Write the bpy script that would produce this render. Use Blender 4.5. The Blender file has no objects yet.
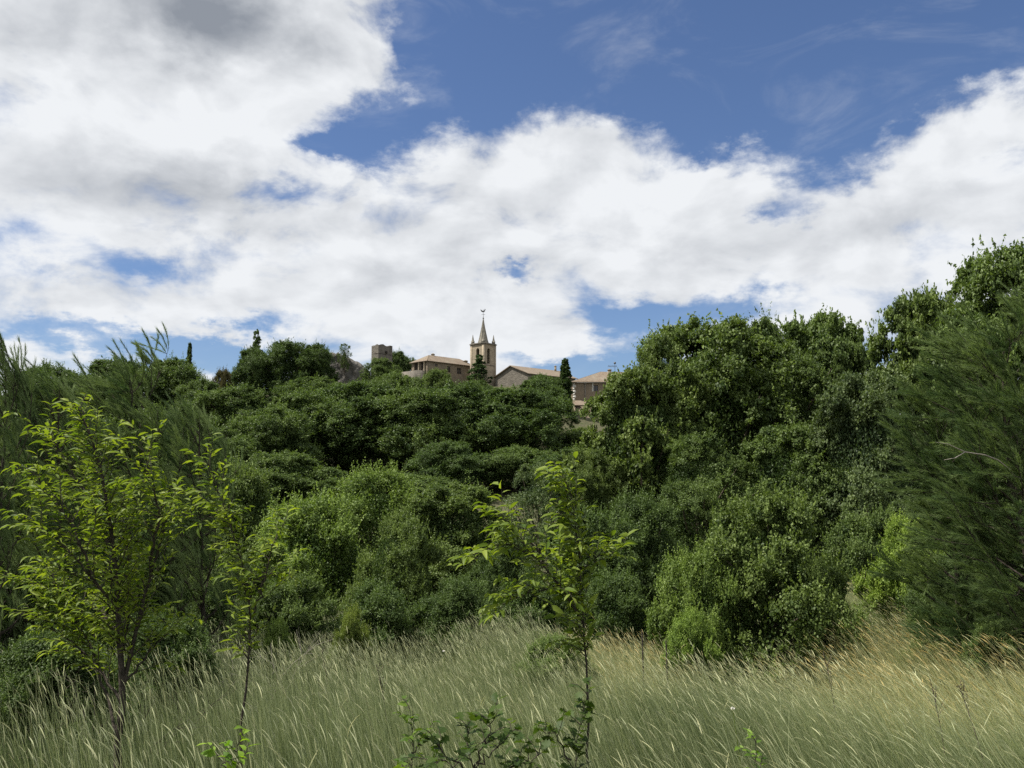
import bpy, math, random
import numpy as np
from mathutils import Vector, Matrix

SC = bpy.context.scene
COL = SC.collection
R = math.radians

# ------------------------------------------------------------------ camera
F = 835.0
PITCH = math.atan((470 - 384) / F)
EYE = 1.7
cam_d = bpy.data.cameras.new("camera")
cam = bpy.data.objects.new("camera", cam_d)
COL.objects.link(cam)
cam_d.sensor_width = 36.0
cam_d.lens = 36.0 * F / 1024.0
cam_d.clip_start = 0.05
cam_d.clip_end = 8000
cam.location = (0, 0, EYE)
cam.rotation_euler = (R(90) + PITCH, 0, 0)
SC.camera = cam


def at(px, py, y):
    """world point on the ray of pixel (px, py) at depth y"""
    a, b = (px - 512) / F, (384 - py) / F
    dy = math.cos(PITCH) - b * math.sin(PITCH)
    dz = math.sin(PITCH) + b * math.cos(PITCH)
    t = y / dy
    return np.array((a * t, y, EYE + dz * t))


def azel(px, py):
    p = at(px, py, 1.0) - np.array((0, 0, EYE))
    return math.atan2(p[0], p[1]), math.asin(p[2] / np.linalg.norm(p))


# ------------------------------------------------------------------ terrain
PY = np.array([-400, -60, -8, 0, 17, 30, 45, 65, 90, 120, 150, 175, 195, 210, 260, 400, 900, 3000])
PZ = np.array([6, 3, 0.6, 0, -2.4, -3.7, -4.6, -4.3, -2.0, 3.0, 9.5, 16.5, 21.3, 22.0, 21, 10, 2, 0.0])


def ground(x, y):
    x = np.asarray(x, float)
    y = np.asarray(y, float)
    acc = 0
    for k, w in ((-4, .15), (0, .7), (4, .15)):
        s = np.clip((np.abs(y) - 10) / 30, 0, 1)
        acc = acc + w * np.interp(y + k * s, PY, PZ)
    hill = np.clip((y - 60) / 100, 0, 1)
    fall = np.clip(x - 6, 0, 60) * 0.26 + np.clip(-x - 45, 0, 200) * 0.11
    z = acc - fall * hill
    near = np.exp(-(y / 30.0) ** 2)
    z = z + near * 0.05 * (np.sin(x * 1.3 + 0.5 * y) + np.sin(0.9 * y - 0.6 * x + 1.0))
    z = z + near * 0.02 * np.clip(np.abs(x) - 3, 0, 30)
    z = z + 0.16 * np.exp(-((y - 14) / 3.5) ** 2) * (np.sin(1.1 * x + 0.6) + 0.6 * np.sin(2.3 * x + 1.9 + 0.4 * y))
    z = z + 0.95 * np.exp(-((x - 8.2) / 2.6) ** 2 - ((y - 19) / 3.6) ** 2)
    return z


# ------------------------------------------------------------------ mesh tools
def nrm(v):
    return v / np.maximum(np.linalg.norm(v, axis=-1, keepdims=True), 1e-9)


class MB:
    """collects verts / polygons of any size plus a per-face tint, builds one mesh"""

    def __init__(self):
        self.v, self.f3, self.f4, self.t3, self.t4, self.n = [], [], [], [], [], 0
        self.fn, self.tn = [], []

    def add(self, verts, tris=None, quads=None, t3=0.5, t4=0.5):
        verts = np.asarray(verts, float).reshape(-1, 3)
        self.v.append(verts)
        if tris is not None and len(tris):
            a = np.asarray(tris, int) + self.n
            self.f3.append(a)
            self.t3.append(np.broadcast_to(t3, (len(a),)))
        if quads is not None and len(quads):
            a = np.asarray(quads, int) + self.n
            self.f4.append(a)
            self.t4.append(np.broadcast_to(t4, (len(a),)))
        self.n += len(verts)

    def ngon(self, verts, tint=0.5):
        verts = np.asarray(verts, float).reshape(-1, 3)
        self.v.append(verts)
        self.fn.append(np.arange(len(verts)) + self.n)
        self.tn.append(tint)
        self.n += len(verts)

    def stamp(self, tv, tris, quads, O, X, Y, Z, S, tint):
        """N copies of a template, each in its own frame and scale"""
        N, K = len(O), len(tv)
        tv = np.asarray(tv, float)
        S = np.asarray(S, float)
        if S.ndim == 1:
            S = np.repeat(S[:, None], 3, 1)
        loc = tv[None] * S[:, None, :]
        P = O[:, None] + loc[..., :1] * X[:, None] + loc[..., 1:2] * Y[:, None] + loc[..., 2:] * Z[:, None]
        off = (np.arange(N) * K)[:, None, None]
        a = b = None
        ta = tb = 0.5
        if tris is not None and len(tris):
            a = (off + np.asarray(tris)[None]).reshape(-1, 3)
            ta = np.repeat(tint, len(tris))
        if quads is not None and len(quads):
            b = (off + np.asarray(quads)[None]).reshape(-1, 4)
            tb = np.repeat(tint, len(quads))
        self.add(P, a, b, ta, tb)

    def tube(self, pts, rad, sides=6, tint=0.5):
        pts = np.asarray(pts, float)
        rad = np.broadcast_to(rad, (len(pts),))
        n = len(pts)
        tan = nrm(np.gradient(pts, axis=0))
        ref = np.array((0.31, 0.17, 0.93)) if abs(tan[0][2]) < 0.9 else np.array((1.0, 0.1, 0))
        X = nrm(np.cross(tan, ref))
        Yv = np.cross(tan, X)
        ang = np.arange(sides) * 2 * np.pi / sides
        ring = np.cos(ang)[None, :, None] * X[:, None] + np.sin(ang)[None, :, None] * Yv[:, None]
        V = pts[:, None] + ring * rad[:, None, None]
        q = []
        for i in range(n - 1):
            for j in range(sides):
                k = (j + 1) % sides
                q.append((i * sides + j, i * sides + k, (i + 1) * sides + k, (i + 1) * sides + j))
        self.add(V, None, q, t4=tint)

    def box(self, c, s, rot=0.0, tint=0.5):
        c = np.asarray(c, float)
        s = np.asarray(s, float) / 2
        v = np.array([(x, y, z) for x in (-1, 1) for y in (-1, 1) for z in (-1, 1)], float) * s
        if rot:
            co, si = math.cos(rot), math.sin(rot)
            v = v @ np.array(((co, si, 0), (-si, co, 0), (0, 0, 1)))
        self.add(v + c, None, [(0, 1, 3, 2), (4, 6, 7, 5), (0, 4, 5, 1), (2, 3, 7, 6), (0, 2, 6, 4), (1, 5, 7, 3)], t4=tint)

    def prism(self, poly, h, axis, tint=0.5):
        """polygon (list of 3d points) extruded by vector h*axis"""
        poly = np.asarray(poly, float)
        d = np.asarray(axis, float) * h
        n = len(poly)
        self.ngon(poly, tint)
        self.ngon(poly[::-1] + d, tint)
        v = np.concatenate((poly, poly + d))
        self.add(v, None, [((i + 1) % n, i, i + n, (i + 1) % n + n) for i in range(n)], t4=tint)

    def mesh(self, name, mat, smooth=False):
        V = np.concatenate(self.v)
        me = bpy.data.meshes.new(name)
        loops, starts, tint, cur = [], [], [], 0
        if self.f3:
            a = np.concatenate(self.f3)
            loops.append(a.ravel())
            starts.append(cur + np.arange(len(a)) * 3)
            cur += a.size
            tint.append(np.concatenate(self.t3))
        if self.f4:
            a = np.concatenate(self.f4)
            loops.append(a.ravel())
            starts.append(cur + np.arange(len(a)) * 4)
            cur += a.size
            tint.append(np.concatenate(self.t4))
        for a, t in zip(self.fn, self.tn):
            loops.append(a)
            starts.append(np.array([cur]))
            cur += len(a)
            tint.append(np.array([t]))
        L = np.concatenate(loops).astype(np.int32)
        S = np.concatenate(starts).astype(np.int32)
        T = np.concatenate(tint).astype(np.float32)
        me.vertices.add(len(V))
        me.vertices.foreach_set("co", V.astype(np.float32).ravel())
        me.loops.add(len(L))
        me.loops.foreach_set("vertex_index", L)
        me.polygons.add(len(S))
        me.polygons.foreach_set("loop_start", S)
        if smooth:
            me.polygons.foreach_set("use_smooth", np.ones(len(S), bool))
        at_ = me.attributes.new("tint", 'FLOAT', 'FACE')
        at_.data.foreach_set("value", T)
        me.update(calc_edges=True)
        me.validate()
        me.materials.append(mat)
        return me

    def build(self, name, mat, parent=None, smooth=False):
        return link(name, self.mesh(name, mat, smooth), parent)


def link(name, me, parent=None):
    o = bpy.data.objects.new(name, me)
    COL.objects.link(o)
    if parent is not None:
        o.parent = parent
    return o


def empty(name, loc, rz=0.0, scale=(1, 1, 1)):
    o = bpy.data.objects.new(name, None)
    o.empty_display_size = 0.3
    COL.objects.link(o)
    o.location = tuple(float(q) for q in loc)
    o.rotation_euler = (0, 0, rz)
    o.scale = scale
    return o


def tag(o, label=None, cat=None, group=None, kind=None):
    if label:
        o["label"] = label
    if cat:
        o["category"] = cat
    if group:
        o["group"] = group
    if kind:
        o["kind"] = kind
    return o


# ------------------------------------------------------------------ materials
class NT:
    def __init__(self, tree):
        self.t = tree

    def n(self, typ, **kw):
        nd = self.t.nodes.new(typ)
        for k, v in kw.items():
            setattr(nd, k, v)
        return nd

    def link(self, a, b):
        self.t.links.new(a, b)

    def put(self, sock, v):
        if isinstance(v, bpy.types.NodeSocket):
            self.link(v, sock)
        else:
            sock.default_value = v

    def m(self, op, a, b=0.0, c=0.0, clamp=False):
        nd = self.n('ShaderNodeMath', operation=op, use_clamp=clamp)
        for s, v in zip(nd.inputs, (a, b, c)):
            self.put(s, v)
        return nd.outputs[0]

    def vm(self, op, a, b=None, c=None):
        nd = self.n('ShaderNodeVectorMath', operation=op)
        for s, v in zip(nd.inputs, (a, b, c)):
            if v is not None:
                self.put(s, v)
        return nd.outputs['Value'] if op in ('DOT_PRODUCT', 'LENGTH') else nd.outputs[0]

    def mix(self, fac, a, b, blend='MIX'):
        nd = self.n('ShaderNodeMix', data_type='RGBA', blend_type=blend)
        self.put(nd.inputs[0], fac)
        for s, v in ((nd.inputs[6], a), (nd.inputs[7], b)):
            if isinstance(v, tuple) and len(v) == 3:
                v = v + (1.0,)
            self.put(s, v)
        return nd.outputs[2]

    def noise(self, vec, scale, detail=4.0, rough=0.55, dist=0.0):
        nd = self.n('ShaderNodeTexNoise')
        if vec is not None:
            self.link(vec, nd.inputs['Vector'])
        nd.inputs['Scale'].default_value = scale
        nd.inputs['Detail'].default_value = detail
        nd.inputs['Roughness'].default_value = rough
        nd.inputs['Distortion'].default_value = dist
        return nd

    def ramp(self, fac, lo, hi):
        nd = self.n('ShaderNodeMapRange', interpolation_type='SMOOTHSTEP')
        self.put(nd.inputs[0], fac)
        nd.inputs[1].default_value = lo
        nd.inputs[2].default_value = hi
        return nd.outputs[0]


def new_mat(name):
    m = bpy.data.materials.new(name)
    m.use_nodes = True
    m.node_tree.nodes.clear()
    nt = NT(m.node_tree)
    out = nt.n('ShaderNodeOutputMaterial')
    return m, nt, out


def leaf_mat(name, dark, light, trans=0.3, rough=0.55, spec=0.25, tcol=None, use_obj=True, third=None):
    m, nt, out = new_mat(name)
    a = nt.n('ShaderNodeAttribute', attribute_name='tint')
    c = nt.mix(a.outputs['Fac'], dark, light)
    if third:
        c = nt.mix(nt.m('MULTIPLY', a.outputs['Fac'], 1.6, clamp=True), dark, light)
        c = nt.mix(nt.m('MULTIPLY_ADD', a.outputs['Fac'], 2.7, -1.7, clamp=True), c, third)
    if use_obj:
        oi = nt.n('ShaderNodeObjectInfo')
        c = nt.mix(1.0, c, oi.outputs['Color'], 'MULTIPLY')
    p = nt.n('ShaderNodeBsdfPrincipled')
    nt.link(c, p.inputs['Base Color'])
    p.inputs['Roughness'].default_value = rough
    p.inputs['Specular IOR Level'].default_value = spec
    tr = nt.n('ShaderNodeBsdfTranslucent')
    tc = nt.mix(1.0, c, tcol or (1.35, 1.5, 0.55), 'MULTIPLY')
    nt.link(tc, tr.inputs['Color'])
    ms = nt.n('ShaderNodeMixShader')
    ms.inputs[0].default_value = trans
    nt.link(p.outputs[0], ms.inputs[1])
    nt.link(tr.outputs[0], ms.inputs[2])
    nt.link(ms.outputs[0], out.inputs[0])
    return m


def rough_mat(name, c1, c2, scale, c3=None, rough=0.9, bump=0.3, bscale=None, detail=6, brick=None, spec=0.2, coord='Object'):
    m, nt, out = new_mat(name)
    tc = nt.n('ShaderNodeTexCoord')
    v = tc.outputs[coord]
    n1 = nt.noise(v, scale, detail, 0.6)
    c = nt.mix(nt.ramp(n1.outputs[0], 0.32, 0.68), c1, c2)
    if c3:
        n2 = nt.noise(v, scale * 0.23, 5, 0.65)
        c = nt.mix(nt.ramp(n2.outputs[0], 0.5, 0.72), c, c3)
    h = nt.noise(v, bscale or scale * 3, 4, 0.6).outputs[0]
    if brick:
        vo = nt.n('ShaderNodeTexVoronoi')
        mp = nt.n('ShaderNodeMapping')
        mp.inputs['Scale'].default_value = (brick, brick, brick * 1.7)
        nt.link(v, mp.inputs[0])
        nt.link(mp.outputs[0], vo.inputs['Vector'])
        vo.inputs['Scale'].default_value = 1.0
        hs = nt.n('ShaderNodeSeparateColor')
        nt.link(vo.outputs['Color'], hs.inputs[0])
        c = nt.mix(nt.m('MULTIPLY', hs.outputs[0], 0.55), c, (c1[0] * 0.55, c1[1] * 0.55, c1[2] * 0.55), 'MIX')
        h = nt.m('ADD', h, nt.m('MULTIPLY', vo.outputs['Distance'], -0.8))
    p = nt.n('ShaderNodeBsdfPrincipled')
    nt.link(c, p.inputs['Base Color'])
    p.inputs['Roughness'].default_value = rough
    p.inputs['Specular IOR Level'].default_value = spec
    if bump:
        b = nt.n('ShaderNodeBump')
        b.inputs['Strength'].default_value = bump
        b.inputs['Distance'].default_value = 0.1
        nt.link(h, b.inputs['Height'])
        nt.link(b.outputs[0], p.inputs['Normal'])
    nt.link(p.outputs[0], out.inputs[0])
    return m


M_LEAF = leaf_mat('leaf', (0.030, 0.054, 0.018), (0.165, 0.215, 0.070), 0.26, rough=0.5, spec=0.18)
M_NEEDLE = leaf_mat('needle', (0.062, 0.105, 0.042), (0.205, 0.270, 0.105), 0.30, rough=0.6, spec=0.1, tcol=(1.2, 1.3, 0.6))
M_YOUNG = leaf_mat('young_leaf', (0.085, 0.140, 0.020), (0.250, 0.310, 0.050), 0.45, rough=0.5, spec=0.2, tcol=(1.35, 1.4, 0.4))
M_GRASS = leaf_mat('grass_blade', (0.072, 0.110, 0.040), (0.500, 0.540, 0.300), 0.40, rough=0.45, spec=0.3, third=(0.74, 0.61, 0.29), tcol=(1.1, 1.15, 0.8), use_obj=False)
M_BARK = rough_mat('bark', (0.075, 0.06, 0.045), (0.16, 0.13, 0.10), 14, rough=0.95, bump=0.6)
M_TWIG = rough_mat('dark_bark', (0.03, 0.026, 0.02), (0.07, 0.058, 0.045), 25, rough=0.95, bump=0.4)
M_DEAD = rough_mat('grey_dead_wood', (0.22, 0.19, 0.16), (0.34, 0.31, 0.27), 25, rough=0.95, bump=0.3)
M_SOIL = rough_mat('meadow_soil', (0.05, 0.055, 0.028), (0.11, 0.10, 0.055), 3.0, c3=(0.045, 0.06, 0.02), rough=1, bump=0.5, bscale=12)
M_STONE = rough_mat('limestone_rubble', (0.27, 0.22, 0.16), (0.19, 0.158, 0.118), 1.2, c3=(0.14, 0.12, 0.095), brick=2.2, bump=0.5)  # village stone tones lowered to imitate cloud shadow over the hilltop
M_STONE_PALE = rough_mat('pale_ashlar', (0.37, 0.31, 0.225), (0.29, 0.24, 0.172), 0.9, c3=(0.20, 0.175, 0.135), brick=1.6, bump=0.3)
M_STONE_GREY = rough_mat('weathered_grey_stone', (0.20, 0.18, 0.15), (0.13, 0.118, 0.10), 1.2, c3=(0.09, 0.083, 0.07), brick=2.2, bump=0.6)
M_SPIRE = rough_mat('spire_stone', (0.26, 0.24, 0.195), (0.17, 0.158, 0.13), 1.6, c3=(0.16, 0.15, 0.125), bump=0.3)
M_ROCK = rough_mat('cliff_rock', (0.20, 0.185, 0.165), (0.125, 0.118, 0.105), 0.8, c3=(0.075, 0.075, 0.065), bump=1.0, brick=1.1)
M_RENDER = rough_mat('tan_render', (0.24, 0.19, 0.135), (0.20, 0.16, 0.115), 1.0, c3=(0.16, 0.13, 0.10), bump=0.15)
M_WHITE = rough_mat('white_quoin', (0.62, 0.60, 0.55), (0.50, 0.48, 0.43), 2.0, bump=0.1)
M_WOOD = rough_mat('weathered_wood', (0.13, 0.09, 0.06), (0.20, 0.15, 0.10), 6, bump=0.2)
M_METAL = rough_mat('dark_iron', (0.06, 0.06, 0.06), (0.10, 0.095, 0.09), 8, rough=0.55, bump=0.1, spec=0.5)
M_GALV = rough_mat('zinc_pipe', (0.20, 0.20, 0.20), (0.28, 0.28, 0.27), 5, rough=0.5, bump=0.05, spec=0.5)
M_GLASS = rough_mat('dark_pane', (0.02, 0.022, 0.026), (0.035, 0.037, 0.04), 2, rough=0.12, bump=0, spec=0.5)
M_DARK = rough_mat('opening_shade', (0.03, 0.026, 0.022), (0.05, 0.043, 0.036), 2, rough=1, bump=0)  # near-black colour imitates the shade inside wall openings
M_SEED = leaf_mat('seed_head', (0.40, 0.45, 0.28), (0.68, 0.68, 0.44), 0.25, tcol=(1.05, 1.0, 0.8), use_obj=False, third=(0.78, 0.64, 0.31))


def tile_mat():
    m, nt, out = new_mat('clay_roof_tile')
    tc = nt.n('ShaderNodeTexCoord')
    v = tc.outputs['Object']
    n1 = nt.noise(v, 2.6, 5, 0.7)
    c = nt.mix(nt.ramp(n1.outputs[0], 0.3, 0.7), (0.255, 0.205, 0.155), (0.175, 0.135, 0.10))  # tile tones lowered as well, imitating shade on the roofs
    n2 = nt.noise(v, 0.5, 4, 0.6)
    c = nt.mix(nt.ramp(n2.outputs[0], 0.48, 0.7), c, (0.25, 0.215, 0.165))
    w = nt.n('ShaderNodeTexWave')
    nt.link(v, w.inputs[0])
    w.inputs['Scale'].default_value = 1.3
    w.inputs['Distortion'].default_value = 1.0
    p = nt.n('ShaderNodeBsdfPrincipled')
    nt.link(c, p.inputs['Base Color'])
    p.inputs['Roughness'].default_value = 0.9
    p.inputs['Specular IOR Level'].default_value = 0.15
    b = nt.n('ShaderNodeBump')
    b.inputs['Strength'].default_value = 0.6
    b.inputs['Distance'].default_value = 0.12
    nt.link(w.outputs['Fac'], b.inputs['Height'])
    nt.link(b.outputs[0], p.inputs['Normal'])
    nt.link(p.outputs[0], out.inputs[0])
    return m


M_TILE = tile_mat()

# ------------------------------------------------------------------ sun and sky
SUN_AZ, SUN_EL = R(-98), R(60)
sd = Vector((math.sin(SUN_AZ) * math.cos(SUN_EL), math.cos(SUN_AZ) * math.cos(SUN_EL), math.sin(SUN_EL)))
sl = bpy.data.lights.new("sun", 'SUN')
sl.energy = 5.0
sl.angle = R(0.53)
sl.color = (1.0, 0.95, 0.86)
so = bpy.data.objects.new("sun", sl)
COL.objects.link(so)
so.location = (0, 0, 60)
so.rotation_euler = sd.to_track_quat('Z', 'Y').to_euler()


def make_world():
    w = bpy.data.worlds.new("World")
    SC.world = w
    w.use_nodes = True
    w.node_tree.nodes.clear()
    nt = NT(w.node_tree)
    out = nt.n('ShaderNodeOutputWorld')
    bg = nt.n('ShaderNodeBackground')
    bg.inputs[1].default_value = 0.068
    nt.link(bg.outputs[0], out.inputs[0])
    sky = nt.n('ShaderNodeTexSky', sky_type='NISHITA')
    sky.sun_disc = False
    sky.sun_elevation = SUN_EL
    sky.sun_rotation = SUN_AZ
    sky.altitude = 300
    sky.air_density = 1.0
    sky.dust_density = 0.6
    sky.ozone_density = 2.0
    tc = nt.n('ShaderNodeTexCoord')
    d = tc.outputs['Generated']
    sp = nt.n('ShaderNodeSeparateXYZ')
    nt.link(d, sp.inputs[0])
    x, y, z = sp.outputs
    az = nt.m('ARCTAN2', x, y)
    el = nt.m('ARCSINE', z)
    cb = nt.n('ShaderNodeCombineXYZ')
    nt.link(az, cb.inputs[0])
    nt.link(el, cb.inputs[1])
    uv = cb.outputs[0]
    # cloud-layer coordinates: direction projected on a layer overhead
    inv = nt.m('DIVIDE', 1.0, nt.m('ADD', nt.m('MAXIMUM', z, 0.0), 0.22))
    pl = nt.vm('MULTIPLY', d, None)
    sc = nt.n('ShaderNodeVectorMath', operation='SCALE')
    nt.link(d, sc.inputs[0])
    nt.link(inv, sc.inputs['Scale'])
    P = sc.outputs[0]
    qv = nt.vm('MULTIPLY', uv, (1.0, 1.55, 1.0))
    wn = nt.noise(P, 2.3, 5, 0.6)
    warp = nt.vm('MULTIPLY_ADD', wn.outputs['Color'], (0.16, 0.10, 0.0), (-0.08, -0.05, 0.0))
    wf = nt.noise(qv, 11.0, 6, 0.65)
    warp = nt.vm('ADD', warp, nt.vm('MULTIPLY_ADD', wf.outputs['Color'], (0.11, 0.07, 0.0), (-0.055, -0.035, 0.0)))
    uvw = nt.vm('ADD', uv, warp)

    def blobs(lst, vec):
        acc = None
        for (px, py, sx, sy, wgt) in lst:
            a, e = azel(px, py)
            k, l = F / sx, F / sy
            v = nt.vm('MULTIPLY_ADD', vec, (k, l, 0), (-a * k, -e * l, 0))
            q = nt.vm('DOT_PRODUCT', v, v)
            g = nt.m('POWER', 0.3679, q)
            acc = nt.m('MULTIPLY_ADD', g, wgt, acc if acc is not None else 0.0)
        return acc

    blue = [(620, 20, 190, 75, 1.0), (800, 40, 190, 95, 1.0), (960, 20, 150, 55, 1.0), (470, 60, 75, 62, 0.9),
            (390, 130, 62, 28, 0.75), (330, 152, 50, 12, 0.55), (835, 165, 50, 26, 0.5), (792, 205, 34, 16, 0.42), (300, 190, 60, 12, 0.3), (720, 130, 30, 14, 0.25),
            (640, 320, 60, 24, 0.75), (590, 362, 75, 16, 0.7), (510, 281, 24, 11, 0.6), (135, 262, 55, 13, 0.38),
            (40, 240, 60, 12, 0.2), (110, 335, 130, 13, 0.6), (215, 352, 60, 22, 0.75), (10, 360, 60, 14, 0.2),
            (740, 300, 70, 14, 0.4), (855, 345, 40, 16, 0.4), (990, 165, 40, 14, 0.3)]
    white = [(560, 150, 130, 45, 0.45), (710, 180, 60, 45, 0.45), (980, 125, 75, 50, 0.5), (900, 185, 90, 40, 0.35), (180, 90, 220, 70, 0.3),
             (690, 240, 120, 40, 0.35), (520, 335, 85, 16, 0.4), (40, 350, 60, 14, 0.25), (400, 250, 200, 50, 0.13), (300, 30, 100, 40, 0.4), (400, 40, 30, 60, 0.25), (715, 70, 50, 12, 0.3),
             (120, 310, 200, 14, 0.1), (380, 310, 120, 22, 0.3)]
    fb = nt.noise(P, 1.7, 10, 0.58, 0.25)
    fine = nt.noise(qv, 9.0, 9, 0.6, 0.3)
    puff = nt.noise(nt.vm('ADD', qv, (-0.022, 0.03, 0.0)), 9.0, 5, 0.5, 0.3)
    soft = nt.noise(qv, 9.0, 5, 0.5, 0.3)
    c = nt.m('MULTIPLY_ADD', fb.outputs[0], 1.0, -0.43)
    c = nt.m('MULTIPLY_ADD', fine.outputs[0], 1.45, c)
    c = nt.m('ADD', nt.m('SUBTRACT', c, blobs(blue, uvw)), blobs(white, uvw))
    veil = nt.noise(nt.vm('MULTIPLY', uv, (1.0, 2.4, 1.0)), 5.0, 9, 0.62, 0.8)
    alpha = nt.m('ADD', nt.ramp(c, 0.34, 0.88), nt.m('MULTIPLY', nt.ramp(veil.outputs[0], 0.48, 0.85), 0.32), clamp=True)
    # cloud brightness
    grey = [(205, 14, 120, 38, 0.85), (60, 10, 120, 30, 0.22), (40, 165, 110, 36, 0.38), (190, 175, 90, 22, 0.35), (440, 225, 70, 25, 0.3), (250, 215, 120, 22, 0.3),
            (430, 280, 200, 16, 0.22), (640, 262, 110, 16, 0.2), (900, 230, 110, 18, 0.2), (960, 190, 60, 14, 0.2), (120, 290, 160, 14, 0.2)]
    gn = nt.noise(P, 2.1, 8, 0.6, 0.3)
    g = nt.m('ADD', blobs(grey, uvw), nt.m('MULTIPLY', nt.ramp(gn.outputs[0], 0.42, 0.78), 0.24))
    gf = nt.noise(P, 6.0, 8, 0.62, 0.2)
    g = nt.m('ADD', g, nt.m('MULTIPLY_ADD', gf.outputs[0], 0.16, -0.08))
    g = nt.m('ADD', g, nt.m('MULTIPLY', nt.m('SUBTRACT', puff.outputs[0], soft.outputs[0]), 1.1), clamp=True)
    ccol = nt.mix(g, (9.05, 9.3, 9.6), (2.9, 3.2, 3.7))
    skyc = nt.mix(1.0, sky.outputs[0], (0.88, 0.97, 1.16), 'MULTIPLY')
    fin = nt.mix(alpha, skyc, ccol)
    nt.link(fin, bg.inputs[0])


make_world()

# ------------------------------------------------------------------ ground
def make_ground():
    xs = np.concatenate((np.linspace(-3000, -160, 24), np.linspace(-150, -32, 40), np.linspace(-30, 30, 121), np.linspace(32, 150, 40), np.linspace(160, 3000, 24)))
    ys = np.concatenate((np.linspace(-400, -22, 20), np.linspace(-20, 40, 121), np.linspace(42, 260, 110), np.linspace(270, 900, 40), np.linspace(950, 4000, 16)))
    X, Y = np.meshgrid(xs, ys)
    V = np.stack((X, Y, ground(X, Y)), -1).reshape(-1, 3)
    nx, ny = len(xs), len(ys)
    i, j = np.meshgrid(np.arange(nx - 1), np.arange(ny - 1))
    k = (j * nx + i).ravel()
    q = np.stack((k, k + 1, k + nx + 1, k + nx), -1)
    b = MB()
    b.add(V, None, q)
    o = b.build('ground', M_SOIL, smooth=True)
    tag(o, kind='structure')


make_ground()

# ------------------------------------------------------------------ leaf templates
LEAF4_V = [(-0.5, 0, 0), (0.0, 0.5, 0.1), (0.5, 0, -0.08), (0.0, -0.5, 0.1)]
LEAF4_Q = [(0, 3, 2, 1)]
LANCE_V = [(0, 0, 0), (0.3, 0.42, 0.06), (0.3, 0, 0.0), (0.3, -0.42, 0.06), (0.66, 0.34, -0.02), (0.66, 0, -0.08), (0.66, -0.34, -0.02), (1, 0, -0.26)]
LANCE_T = [(0, 2, 1), (0, 3, 2), (4, 5, 7), (5, 6, 7)]
LANCE_Q = [(1, 2, 5, 4), (2, 3, 6, 5)]
LOBED_V = [(0, 0, 0), (0.22, 0.22, 0.02), (0.3, 0.12, 0), (0.5, 0.42, 0.05), (0.6, 0.2, 0), (0.8, 0.36, 0), (1.0, 0.0, -0.08),
           (0.8, -0.36, 0), (0.6, -0.2, 0), (0.5, -0.42, 0.05), (0.3, -0.12, 0), (0.22, -0.22, 0.02), (0.45, 0, -0.03), (0.75, 0, -0.04)]
LOBED_T = [(0, 2, 1), (0, 12, 2), (2, 12, 3), (3, 12, 4), (4, 13, 5), (5, 13, 6), (6, 13, 7), (7, 13, 8), (4, 12, 13), (8, 13, 12), (8, 12, 9), (9, 12, 10), (10, 12, 0), (0, 11, 10)]


def frames(normal, axis):
    Z = nrm(normal)
    X = nrm(axis - (axis * Z).sum(-1, keepdims=True) * Z)
    Y = np.cross(Z, X)
    return X, Y, Z


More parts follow.
